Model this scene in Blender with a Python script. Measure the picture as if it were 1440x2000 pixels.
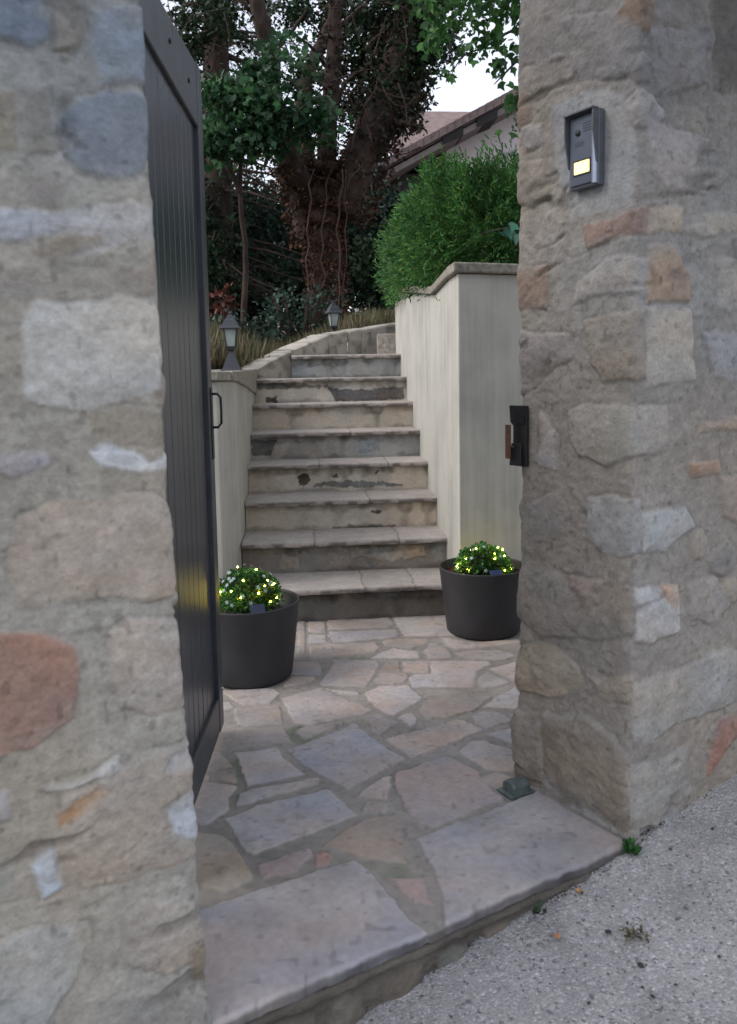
import bpy, math, random
import numpy as np
from mathutils import Matrix, Vector
random.seed(7); RS = np.random.RandomState(11)
S = bpy.context.scene
for o in list(bpy.data.objects): bpy.data.objects.remove(o)
C = S.collection

# ------------------------------------------------------------------ camera
F, CX, CY = 1600.0, 720.0, 900.0                 # focal length and principal point in photo pixels
CAM = np.array([0.0, 0.0, 1.143])
PITCH, ROLL, YAW = 0.0982, -0.01746, 0.0809
def _rot():
    c, s = math.cos(YAW), math.sin(YAW)
    fw = np.array([s, c, 0]); r = np.array([c, -s, 0]); u = np.array([0, 0, 1.])
    c, s = math.cos(PITCH), math.sin(PITCH); fw2 = fw*c-u*s; u2 = u*c+fw*s
    c, s = math.cos(ROLL), math.sin(ROLL)
    return r*c+u2*s, u2*c-r*s, fw2
R_, U_, W_ = _rot()
cam = bpy.data.cameras.new('camera'); camo = bpy.data.objects.new('camera', cam); C.objects.link(camo)
M = Matrix.Identity(4)
for i in range(3):
    M[i][0] = R_[i]; M[i][1] = U_[i]; M[i][2] = -W_[i]; M[i][3] = CAM[i]
camo.matrix_world = M
cam.sensor_fit = 'VERTICAL'; cam.sensor_height = 36; cam.lens = F*36/2000
cam.shift_y = -0.05; cam.clip_end = 500; cam.clip_start = 0.02
cam.dof.use_dof = True; cam.dof.focus_distance = 3.6; cam.dof.aperture_fstop = 5.6
S.camera = camo
# ------------------------------------------------------------------ world, sun, exposure
w = bpy.data.worlds.new('World'); S.world = w; w.use_nodes = True
nt = w.node_tree; nt.nodes.clear()
SUN_EL, SUN_AZ = math.radians(42), math.radians(262)
sky = nt.nodes.new('ShaderNodeTexSky'); sky.sky_type = 'NISHITA'; sky.sun_disc = False
sky.sun_elevation = SUN_EL; sky.sun_rotation = SUN_AZ; sky.air_density = 1.3; sky.dust_density = 3.0
b1 = nt.nodes.new('ShaderNodeBackground'); b1.inputs[1].default_value = 0.05
b2 = nt.nodes.new('ShaderNodeBackground'); b2.inputs[0].default_value = (0.81, 0.825, 0.91, 1); b2.inputs[1].default_value = 0.62
ad = nt.nodes.new('ShaderNodeAddShader'); wo = nt.nodes.new('ShaderNodeOutputWorld')
nt.links.new(sky.outputs[0], b1.inputs[0]); nt.links.new(b1.outputs[0], ad.inputs[0]); nt.links.new(b2.outputs[0], ad.inputs[1])
nt.links.new(ad.outputs[0], wo.inputs[0])
sl = bpy.data.lights.new('sun', 'SUN'); sl.energy = 0.8; sl.angle = math.radians(28); sl.color = (1, .95, .88)
so = bpy.data.objects.new('sun', sl); C.objects.link(so)
sd = Vector((math.sin(SUN_AZ)*math.cos(SUN_EL), math.cos(SUN_AZ)*math.cos(SUN_EL), math.sin(SUN_EL)))
so.rotation_euler = sd.to_track_quat('Z', 'Y').to_euler()
S.view_settings.view_transform = 'Standard'; S.view_settings.look = 'None'
S.view_settings.exposure = 0.84; S.view_settings.gamma = 1
S.render.engine = 'CYCLES'; S.cycles.use_denoising = True
S.cycles.max_bounces = 6; S.cycles.diffuse_bounces = 3

# ------------------------------------------------------------------ photo pixel -> point on a real plane
def ray(px, py): return R_*(px-CX)/F - U_*(py-CY)/F + W_
def ground(px, py, z=0.):
    d = ray(px, py); return CAM+d*((z-CAM[2])/d[2])
def onplane(px, py, A, n):
    d = ray(px, py); n = np.array([n[0], n[1], 0]); A = np.array([A[0], A[1], 0])
    return CAM+d*((n@(A-CAM))/(n@d))
def at(px, py, Y): return onplane(px, py, (0, Y), (0, 1))

# ------------------------------------------------------------------ helpers
def meta(o, label=None, cat=None, group=None, kind=None):
    if label: o['label'] = label
    if cat: o['category'] = cat
    if group: o['group'] = group
    if kind: o['kind'] = kind
    return o
def empty(name, loc, label, cat, group=None, rz=0):
    o = bpy.data.objects.new(name, None); C.objects.link(o); o.location = loc; o.rotation_euler.z = rz
    o.empty_display_size = .1
    return meta(o, label, cat, group)
def link(name, me, mat, parent=None, loc=None):
    o = bpy.data.objects.new(name, me); C.objects.link(o)
    if mat: me.materials.append(mat)
    if parent: o.parent = parent
    if loc is not None: o.location = loc
    return o
def mesh_np(name, V, Fc, mat, parent=None, col=None, smooth=False, org=None):
    """V (n,3), Fc (m,k) one face size. Vertices are in world coordinates; org moves the origin."""
    V = np.asarray(V, dtype=np.float32); Fc = np.asarray(Fc, dtype=np.int32)
    if org is not None: V = V-np.asarray(org, dtype=np.float32)
    me = bpy.data.meshes.new(name); k = Fc.shape[1]
    me.vertices.add(len(V)); me.vertices.foreach_set('co', V.ravel())
    me.loops.add(Fc.size); me.loops.foreach_set('vertex_index', Fc.ravel())
    me.polygons.add(len(Fc)); me.polygons.foreach_set('loop_start', np.arange(0, Fc.size, k, dtype=np.int32))
    me.polygons.foreach_set('use_smooth', np.full(len(Fc), smooth))
    if col is not None:
        a = me.color_attributes.new('Col', 'FLOAT_COLOR', 'POINT')
        c4 = np.ones((len(V), 4), dtype=np.float32); c4[:, :3] = col; a.data.foreach_set('color', c4.ravel())
    me.update(); me.validate()
    return link(name, me, mat, parent)
class MB:
    """collects boxes, tubes, lathes into one mesh"""
    def __init__(s): s.v = []; s.f = []
    def add(s, V, Fs):
        b = len(s.v); s.v += [tuple(map(float, p)) for p in V]; s.f += [tuple(i+b for i in f) for f in Fs]; return s
    def box(s, x0, x1, y0, y1, z0, z1):
        return s.add([(x, y, z) for z in (z0, z1) for y in (y0, y1) for x in (x0, x1)],
                     [(0, 2, 3, 1), (4, 5, 7, 6), (0, 1, 5, 4), (2, 6, 7, 3), (0, 4, 6, 2), (1, 3, 7, 5)])
    def hexa(s, p): # 4 bottom (ccw) + 4 top
        return s.add(p, [(3, 2, 1, 0), (4, 5, 6, 7), (0, 1, 5, 4), (1, 2, 6, 5), (2, 3, 7, 6), (3, 0, 4, 7)])
    def prism(s, pts, z0, z1):
        n = len(pts); z0 = z0 if hasattr(z0, '__len__') else [z0]*n; z1 = z1 if hasattr(z1, '__len__') else [z1]*n
        V = [(p[0], p[1], z0[i]) for i, p in enumerate(pts)]+[(p[0], p[1], z1[i]) for i, p in enumerate(pts)]
        return s.add(V, [tuple(range(n-1, -1, -1)), tuple(range(n, 2*n))]+[(i, (i+1) % n, (i+1) % n+n, i+n) for i in range(n)])
    def tube(s, pts, rad, n=8, cap=True):
        pts = [np.array(p, float) for p in pts]; rad = rad if hasattr(rad, '__len__') else [rad]*len(pts)
        V = []; up = np.array([0.13, 0.2, 1.])
        for i, p in enumerate(pts):
            t = pts[min(i+1, len(pts)-1)]-pts[max(i-1, 0)]; t = t/(np.linalg.norm(t)+1e-9)
            a = np.cross(t, up)
            if np.linalg.norm(a) < .15: a = np.cross(t, (1, 0, 0))
            a /= np.linalg.norm(a); b = np.cross(t, a)
            for k in range(n):
                an = 2*math.pi*k/n; V.append(p+rad[i]*(a*math.cos(an)+b*math.sin(an)))
        Fs = [(i*n+k, i*n+(k+1) % n, (i+1)*n+(k+1) % n, (i+1)*n+k) for i in range(len(pts)-1) for k in range(n)]
        if cap: Fs += [tuple(range(n-1, -1, -1)), tuple((len(pts)-1)*n+k for k in range(n))]
        return s.add(V, Fs)
    def lathe(s, prof, n=48, c=(0, 0, 0), sq=False):
        V = []
        for r, z in prof:
            for k in range(n):
                an = 2*math.pi*k/n+(math.pi/n if sq else 0); V.append((c[0]+r*math.cos(an), c[1]+r*math.sin(an), c[2]+z))
        Fs = [(i*n+k, i*n+(k+1) % n, (i+1)*n+(k+1) % n, (i+1)*n+k) for i in range(len(prof)-1) for k in range(n)]
        Fs += [tuple(range(n-1, -1, -1)), tuple((len(prof)-1)*n+k for k in range(n))]
        return s.add(V, Fs)
    def build(s, name, mat, parent=None, smooth=False, bevel=0, org=(0, 0, 0), xf=None):
        me = bpy.data.meshes.new(name)
        V = [Vector(p) for p in s.v]
        if xf is not None: V = [xf @ p for p in V]
        me.from_pydata([p-Vector(org) for p in V], [], s.f); me.update()
        if smooth:
            for p in me.polygons: p.use_smooth = True
        o = link(name, me, mat, parent)
        if bevel:
            m = o.modifiers.new('bevel', 'BEVEL'); m.width = bevel; m.segments = 2; m.limit_method = 'ANGLE'; m.angle_limit = math.radians(35)
        return o

# noise ---------------------------------------------------------------
def vnoise(x, y, seed):
    xi = np.floor(x).astype(np.int64); yi = np.floor(y).astype(np.int64); fx = x-xi; fy = y-yi
    fx = fx*fx*(3-2*fx); fy = fy*fy*(3-2*fy)
    def h(a, b):
        n = (a*374761393+b*668265263+seed*974634777) & 0xffffffff
        n = ((n ^ (n >> 13))*1274126177) & 0xffffffff
        n = ((n ^ (n >> 16))*2246822519) & 0xffffffff
        return ((n ^ (n >> 15)) & 0xffffff)/float(0xffffff)
    return (h(xi, yi)*(1-fx)+h(xi+1, yi)*fx)*(1-fy)+(h(xi, yi+1)*(1-fx)+h(xi+1, yi+1)*fx)*fy*1.0
def fbm(x, y, seed, octv=4, gain=.5):
    s = 0; a = 1; t = 0
    for i in range(octv):
        s = s+a*(vnoise(x, y, seed+i*17)*2-1); t += a; a *= gain; x = x*2.03+3.1; y = y*2.03+1.7
    return s/t
def ridge(x, y, seed, octv=4):
    s = 0; a = 1; t = 0
    for i in range(octv):
        s = s+a*(1-np.abs(vnoise(x, y, seed+i*13)*2-1)*2); t += a; a *= .5; x = x*2.1+1.3; y = y*2.1+4.7
    return s/t
def sstep(a, b, x):
    t = np.clip((x-a)/(b-a), 0, 1); return t*t*(3-2*t)
def sdist(X, Y, poly):
    """signed distance, positive inside"""
    P = np.asarray(poly, float); n = len(P); d = np.full(X.shape, 1e9); ins = np.zeros(X.shape, bool)
    for i in range(n):
        a = P[i]; b = P[(i+1) % n]; e = b-a; wx = X-a[0]; wy = Y-a[1]
        t = np.clip((wx*e[0]+wy*e[1])/(e@e+1e-12), 0, 1)
        d = np.minimum(d, (wx-t*e[0])**2+(wy-t*e[1])**2)
        c = ((a[1] > Y) != (b[1] > Y)) & (X < e[0]*(Y-a[1])/(e[1]+1e-15)+a[0]); ins ^= c
    return np.sqrt(d)*np.where(ins, 1, -1)
def lay(X, Y, H, K, poly, col, h=.006, edge=.006, jit=.006, tex=.10, flat=False, seed=1, tilt=0, jfreq=30):
    """lay one stone into the height field H and colour field K (real relief, real colour)"""
    P = np.asarray(poly, float); m = .04
    sel = (X > P[:, 0].min()-m) & (X < P[:, 0].max()+m) & (Y > P[:, 1].min()-m) & (Y < P[:, 1].max()+m)
    if not sel.any(): return
    x = X[sel]; y = Y[sel]
    d = sdist(x, y, poly)+jit*fbm(x*jfreq, y*jfreq, seed, 3)
    a = sstep(-edge*.4, edge, d); c = P.mean(0)
    if not flat:
        d = d+.012*fbm(x*11, y*11, seed+77, 4); a = sstep(-edge*.6, edge*1.6, d)
        ac = a*(1-.6*sstep(.0, .45, fbm(x*13, y*16, seed+55, 4))*sstep(.045, .0, d))*(.90+.1*vnoise(x*40, y*40, seed))
    else: ac = a
    inner = h*(.55+.45*sstep(0, .05, d)) + (0 if flat else .5*h*fbm(x*14, y*14, seed+5, 4)+.12*h*ridge(x*9+y*3, y*20-x*4, seed+6, 3)+.2*h*fbm(x*45, y*60, seed+4, 3)) + tilt*(y-c[1])
    H[sel] = H[sel]*(1-a)+a*(inner)
    g = sstep(-edge*1.2, -edge*.2, d)*(1-sstep(-edge*.2, edge*.9, d)) * sstep(.35, .75, vnoise(x*18, y*18, seed+2))
    if not flat: H[sel] -= g*.0025
    t = 1+tex*1.3*fbm(x*9, y*9, seed+9, 5)+tex*.8*fbm(x*70, y*70, seed+8, 2)
    cc = np.asarray(col)[None, :]*t[:, None]
    tint = (fbm(x*5, y*8, seed+31, 3)*tex*1.0)[:, None]
    cc = cc*(1+tint*np.array([[1.2, .2, -.9]]))
    K[sel] = K[sel]*(1-ac[:, None])+ac[:, None]*cc
def grid_faces(nu, nv):
    i = np.arange(nu-1)[:, None]*nv+np.arange(nv-1)[None, :]
    return np.stack([i, i+nv, i+nv+1, i+1], -1).reshape(-1, 4)

# ------------------------------------------------------------------ materials
def nodes(name):
    m = bpy.data.materials.new(name); m.use_nodes = True; t = m.node_tree; return m, t, t.nodes['Principled BSDF']
def stone_mat(name, amp=.25, scale=60, bump=.35, rough=.9, dist=.004):
    m, t, p = nodes(name); N = t.nodes; L = t.links
    a = N.new('ShaderNodeAttribute'); a.attribute_name = 'Col'
    g = N.new('ShaderNodeNewGeometry')
    n1 = N.new('ShaderNodeTexNoise'); n1.inputs['Scale'].default_value = scale; n1.inputs['Detail'].default_value = 8; n1.inputs['Roughness'].default_value = .65
    n2 = N.new('ShaderNodeTexNoise'); n2.inputs['Scale'].default_value = scale*.17; n2.inputs['Detail'].default_value = 6
    L.new(g.outputs['Position'], n1.inputs['Vector']); L.new(g.outputs['Position'], n2.inputs['Vector'])
    mr = N.new('ShaderNodeMapRange'); mr.inputs[1].default_value = .25; mr.inputs[2].default_value = .75; mr.inputs[3].default_value = 1-amp; mr.inputs[4].default_value = 1+amp
    mr2 = N.new('ShaderNodeMapRange'); mr2.inputs[1].default_value = .3; mr2.inputs[2].default_value = .7; mr2.inputs[3].default_value = 1-amp*.6; mr2.inputs[4].default_value = 1+amp*.6
    L.new(n1.outputs[0], mr.inputs[0]); L.new(n2.outputs[0], mr2.inputs[0])
    mu = N.new('ShaderNodeMath'); mu.operation = 'MULTIPLY'; L.new(mr.outputs[0], mu.inputs[0]); L.new(mr2.outputs[0], mu.inputs[1])
    vm = N.new('ShaderNodeVectorMath'); vm.operation = 'SCALE'; L.new(a.outputs['Color'], vm.inputs[0]); L.new(mu.outputs[0], vm.inputs['Scale'])
    L.new(vm.outputs[0], p.inputs['Base Color']); p.inputs['Roughness'].default_value = rough
    p.inputs['Specular IOR Level'].default_value = .3
    b = N.new('ShaderNodeBump'); b.inputs['Strength'].default_value = bump; b.inputs['Distance'].default_value = dist
    L.new(n1.outputs[0], b.inputs['Height']); L.new(b.outputs[0], p.inputs['Normal'])
    return m
def plain(name, col, rough=.6, var=.12, scale=25, bump=.15, dist=.002, metal=0, spec=.5, stretch=(1, 1, 1)):
    m, t, p = nodes(name); N = t.nodes; L = t.links
    g = N.new('ShaderNodeNewGeometry'); mp = N.new('ShaderNodeMapping'); mp.inputs['Scale'].default_value = stretch
    L.new(g.outputs['Position'], mp.inputs[0])
    n1 = N.new('ShaderNodeTexNoise'); n1.inputs['Scale'].default_value = scale; n1.inputs['Detail'].default_value = 7
    L.new(mp.outputs[0], n1.inputs['Vector'])
    r = N.new('ShaderNodeValToRGB'); c = np.array(col)
    r.color_ramp.elements[0].position = .3; r.color_ramp.elements[1].position = .7
    r.color_ramp.elements[0].color = (*np.clip(c*(1-var), 0, 1), 1); r.color_ramp.elements[1].color = (*np.clip(c*(1+var), 0, 1), 1)
    L.new(n1.outputs[0], r.inputs[0]); L.new(r.outputs[0], p.inputs['Base Color'])
    p.inputs['Roughness'].default_value = rough; p.inputs['Metallic'].default_value = metal; p.inputs['Specular IOR Level'].default_value = spec
    if bump:
        b = N.new('ShaderNodeBump'); b.inputs['Strength'].default_value = bump; b.inputs['Distance'].default_value = dist
        L.new(n1.outputs[0], b.inputs['Height']); L.new(b.outputs[0], p.inputs['Normal'])
    return m
def leaf_mat(name, cols, rough=.55, trans=.25):
    m, t, p = nodes(name); N = t.nodes; L = t.links
    g = N.new('ShaderNodeNewGeometry'); r = N.new('ShaderNodeValToRGB')
    r.color_ramp.interpolation = 'LINEAR'
    while len(r.color_ramp.elements) < len(cols): r.color_ramp.elements.new(.5)
    for i, c in enumerate(cols):
        r.color_ramp.elements[i].position = i/(len(cols)-1); r.color_ramp.elements[i].color = (*c, 1)
    L.new(g.outputs['Random Per Island'], r.inputs[0])
    cn = N.new('ShaderNodeTexNoise'); cn.inputs['Scale'].default_value = 7; cn.inputs['Detail'].default_value = 3; L.new(g.outputs['Position'], cn.inputs['Vector'])
    cm = N.new('ShaderNodeMapRange'); cm.inputs[1].default_value = .32; cm.inputs[2].default_value = .68; cm.inputs[3].default_value = .4; cm.inputs[4].default_value = 1.6; L.new(cn.outputs[0], cm.inputs[0])
    vs = N.new('ShaderNodeVectorMath'); vs.operation = 'SCALE'; L.new(r.outputs[0], vs.inputs[0]); L.new(cm.outputs[0], vs.inputs['Scale']); L.new(vs.outputs[0], p.inputs['Base Color'])
    p.inputs['Roughness'].default_value = rough; p.inputs['Specular IOR Level'].default_value = .3
    tr = N.new('ShaderNodeBsdfTranslucent'); L.new(vs.outputs[0], tr.inputs[0])
    mx = N.new('ShaderNodeMixShader'); mx.inputs[0].default_value = trans
    L.new(p.outputs[0], mx.inputs[1]); L.new(tr.outputs[0], mx.inputs[2]); L.new(mx.outputs[0], N['Material Output'].inputs[0])
    return m
def emis(name, col, st):
    m, t, p = nodes(name); p.inputs['Base Color'].default_value = (*col, 1); p.inputs['Emission Color'].default_value = (*col, 1); p.inputs['Emission Strength'].default_value = st
    return m
M_wall = stone_mat('rubble_stone', .17, 130, .7, dist=.005)
M_pave = stone_mat('flagstone', .10, 55, .22, .8, .003)
M_rise = stone_mat('step_stone', .16, 70, .35)
def render_mat(name, col, stain):
    """painted render with vertical run marks and a mossy blotch pattern"""
    m, t, p = nodes(name); N = t.nodes; L = t.links
    g = N.new('ShaderNodeNewGeometry')
    mp = N.new('ShaderNodeMapping'); mp.inputs['Scale'].default_value = (14, 14, .8); L.new(g.outputs['Position'], mp.inputs[0])
    st = N.new('ShaderNodeTexNoise'); st.inputs['Scale'].default_value = 1.6; st.inputs['Detail'].default_value = 5; L.new(mp.outputs[0], st.inputs['Vector'])
    bl = N.new('ShaderNodeTexNoise'); bl.inputs['Scale'].default_value = 3.2; bl.inputs['Detail'].default_value = 8; bl.inputs['Roughness'].default_value = .6; L.new(g.outputs['Position'], bl.inputs['Vector'])
    ml = N.new('ShaderNodeMath'); ml.operation = 'MULTIPLY'; L.new(st.outputs[0], ml.inputs[0]); L.new(bl.outputs[0], ml.inputs[1])
    r = N.new('ShaderNodeValToRGB'); r.color_ramp.elements[0].position = .20; r.color_ramp.elements[1].position = .42
    r.color_ramp.elements[0].color = (*col, 1); r.color_ramp.elements[1].color = (*stain, 1); L.new(ml.outputs[0], r.inputs[0])
    fn = N.new('ShaderNodeTexNoise'); fn.inputs['Scale'].default_value = 220; fn.inputs['Detail'].default_value = 4; L.new(g.outputs['Position'], fn.inputs['Vector'])
    b = N.new('ShaderNodeBump'); b.inputs['Strength'].default_value = .3; b.inputs['Distance'].default_value = .002
    L.new(fn.outputs[0], b.inputs['Height']); L.new(b.outputs[0], p.inputs['Normal']); L.new(r.outputs[0], p.inputs['Base Color'])
    p.inputs['Roughness'].default_value = .9; p.inputs['Specular IOR Level'].default_value = .2
    return m
M_render = render_mat('cream_render', (.49, .482, .44), (.35, .345, .315))
M_cope = plain('coping_stone', (.30, .275, .245), .9, .4, 30, .5, .004)
M_gate = plain('dark_gate_paint', (.030, .037, .050), .32, .25, 9, .12, .002, stretch=(1, 1, .12))
M_gate2 = plain('dark_gate_frame_paint', (.036, .040, .050), .42, .25, 12, .12, .002)
M_iron = plain('black_iron', (.012, .012, .013), .45, .2, 60, .2)
M_rust = plain('rusty_iron', (.10, .045, .025), .85, .4, 90, .5)
M_pot = plain('dark_grey_pot', (.026, .026, .030), .62, .28, 9, .06, stretch=(1, 1, .5))
M_soil = plain('dark_soil', (.035, .022, .015), .95, .5, 120, .8, .01)
M_bark = plain('bark', (.045, .028, .022), .95, .5, 14, .9, .03, stretch=(1, 1, .35))
M_bark2 = plain('grey_bark', (.06, .05, .045), .95, .5, 18, .8, .02, stretch=(1, 1, .35))
M_lant = plain('lantern_metal', (.035, .037, .048), .5, .15, 60, .1)
M_ic = plain('intercom_metal', (.10, .11, .13), .4, .08, 50, .05, metal=.2)
M_icd = plain('intercom_dark', (.012, .013, .016), .4, .05, 50, 0)

# ------------------------------------------------------------------ layout of the gateway
A_W = math.radians(27); u = np.array([math.cos(A_W), math.sin(A_W)]); n_ = np.array([-u[1], u[0]])
PR = ground(1228, 1640)[:2]; PL = PR-u*1.092; TH = .40
STREET_SLOPE = .14
def street_z(x, y):
    s = (x-PR[0])*u[0]+(y-PR[1])*u[1]; return STREET_SLOPE*s - .012 + .004*0
def wall_path(pts, nrm, svals, r=.028):
    pts = [np.array(p) for p in pts]; seg = [np.linalg.norm(pts[i+1]-pts[i]) for i in range(len(pts)-1)]; cum = np.concatenate([[0], np.cumsum(seg)])
    pos = np.zeros((len(svals), 2)); nor = np.zeros((len(svals), 2))
    for k, s in enumerate(svals):
        i = min(max(np.searchsorted(cum, s, 'right')-1, 0), len(seg)-1); t = (s-cum[i])/seg[i]
        pos[k] = pts[i]*(1-t)+pts[i+1]*t; nn = np.array(nrm[i], float)
        cut = 0
        for j in range(1, len(seg)):
            dd = s-cum[j]
            if abs(dd) < r:
                f_ = .5+.5*dd/r; nn = np.array(nrm[j-1])*(1-f_)+np.array(nrm[j])*f_; cut = .30*r*(1-abs(dd)/r)**2
        nn /= np.linalg.norm(nn); nor[k] = nn; pos[k] -= nn*cut
    return pos, nor
def spaced(segs):
    out = []
    for a, b, st in segs: out.append(np.arange(a, b, st))
    return np.unique(np.concatenate(out+[[segs[-1][1]]]))

MORT = np.array([.28, .255, .225])
def masonry(name, pts, nrm, svals, zvals, stones, seed, label, lean=None, mort=MORT, extra=None, fill_p=.45, fill_excl=None, hs=.72, gain=1.06):
    pos, nor = wall_path(pts, nrm, svals)
    Sg, Zg = np.meshgrid(svals, zvals, indexing='ij')
    H = .006*fbm(Sg*5, Zg*5, seed, 3)+.0035*fbm(Sg*22, Zg*22, seed+3, 4)+.002*ridge(Sg*40, Zg*40, seed+4, 2)
    cr = sstep(.55, .8, ridge(Sg*4+Zg, Zg*8-Sg*1.5, seed+41, 3))*sstep(.45, .7, vnoise(Sg*5, Zg*5, seed+42))
    t = 1+.16*fbm(Sg*4, Zg*4, seed+7, 4)+.14*fbm(Sg*60, Zg*60, seed+8, 3)
    K = mort[None, None, :]*t[..., None]
    K = K*(1+fbm(Sg*2.2, Zg*2.2, seed+19, 3)[..., None]*np.array([.10, .0, -.12]))
    # random field stones where nothing is traced
    rr = random.Random(seed); cell = .13
    for i in range(int(svals[-1]/cell)+1):
        for j in range(int((zvals[-1]-zvals[0])/cell)+1):
            if rr.random() > fill_p: continue
            cx = (i+rr.uniform(.2, .8))*cell; cz = zvals[0]+(j+rr.uniform(.2, .8))*cell
            if fill_excl and fill_excl(cx, cz): continue
            w_, h_ = rr.uniform(.04, .085), rr.uniform(.025, .055); k = rr.randint(5, 8)
            pl = [(cx+w_*math.cos(2*math.pi*q/k+.3)*rr.uniform(.75, 1.1), cz+h_*math.sin(2*math.pi*q/k+.3)*rr.uniform(.75, 1.15)) for q in range(k)]
            c = rr.choice([(.30, .27, .23), (.26, .235, .21), (.33, .31, .29), (.27, .20, .15), (.24, .23, .23)])
            lay(Sg, Zg, H, K, pl, c, h=rr.uniform(.006, .013), seed=rr.randint(1, 9999))
    for k, st in enumerate(stones):
        c_ = np.array(st[1]); c_ = c_*.80+.20*c_.mean()*np.array([1.02, 1, .98]); c_ = (c_*.92+mort*.08)*gain; kw = dict(st[2]) if len(st) > 2 else {}; kw['h'] = kw.get('h', .008)*hs
        lay(Sg, Zg, H, K, st[0], c_, seed=seed*31+k*7, **kw)
    H -= .007*cr; K *= (1-.28*cr)[..., None]; H += .0014*fbm(Sg*60, Zg*70, seed+43, 3)*(.5+vnoise(Sg*6, Zg*6, seed+44))
    K *= (1+.10*fbm(Sg*110, Zg*110, seed+45, 2)-.28*sstep(.82, .93, vnoise(Sg*70, Zg*70, seed+46)))[..., None]
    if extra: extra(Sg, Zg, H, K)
    P = np.zeros(Sg.shape+(3,)); P[..., 0] = pos[:, 0][:, None]+nor[:, 0][:, None]*H; P[..., 1] = pos[:, 1][:, None]+nor[:, 1][:, None]*H; P[..., 2] = Zg
    if lean is not None:
        P[..., 0] += lean(Zg)*u[0]; P[..., 1] += lean(Zg)*u[1]
    V = P.reshape(-1, 3); Fc = grid_faces(len(svals), len(zvals)); 
    # fill the top with a cap strip: fan of quads to the centre line
    nS, nZ = Sg.shape; top = P[:, -1, :]; cen = top.mean(0); b = len(V)
    V = np.concatenate([V, np.repeat(cen[None], 1, 0)]); 
    idx = np.arange(nS)*nZ+nZ-1
    capf = np.stack([idx[:-1], idx[1:], np.full(nS-1, b), np.full(nS-1, b)], -1)
    o = mesh_np(name, V, Fc, M_wall, col=np.concatenate([K.reshape(-1, 3), MORT[None]]), smooth=True)
    cb = MB(); c0 = [tuple(np.array(p)) for p in pts]; 
    cb.prism(poly_ccw(c0), zvals[-1]-.015, zvals[-1]+.05); 
    c = cb.build('coping', M_cope, o, bevel=.01)
    meta(o, label, 'wall'); return o
def poly_ccw(p):
    a = sum(p[i][0]*p[(i+1) % len(p)][1]-p[(i+1) % len(p)][0]*p[i][1] for i in range(len(p)))
    return p if a > 0 else p[::-1]

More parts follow.
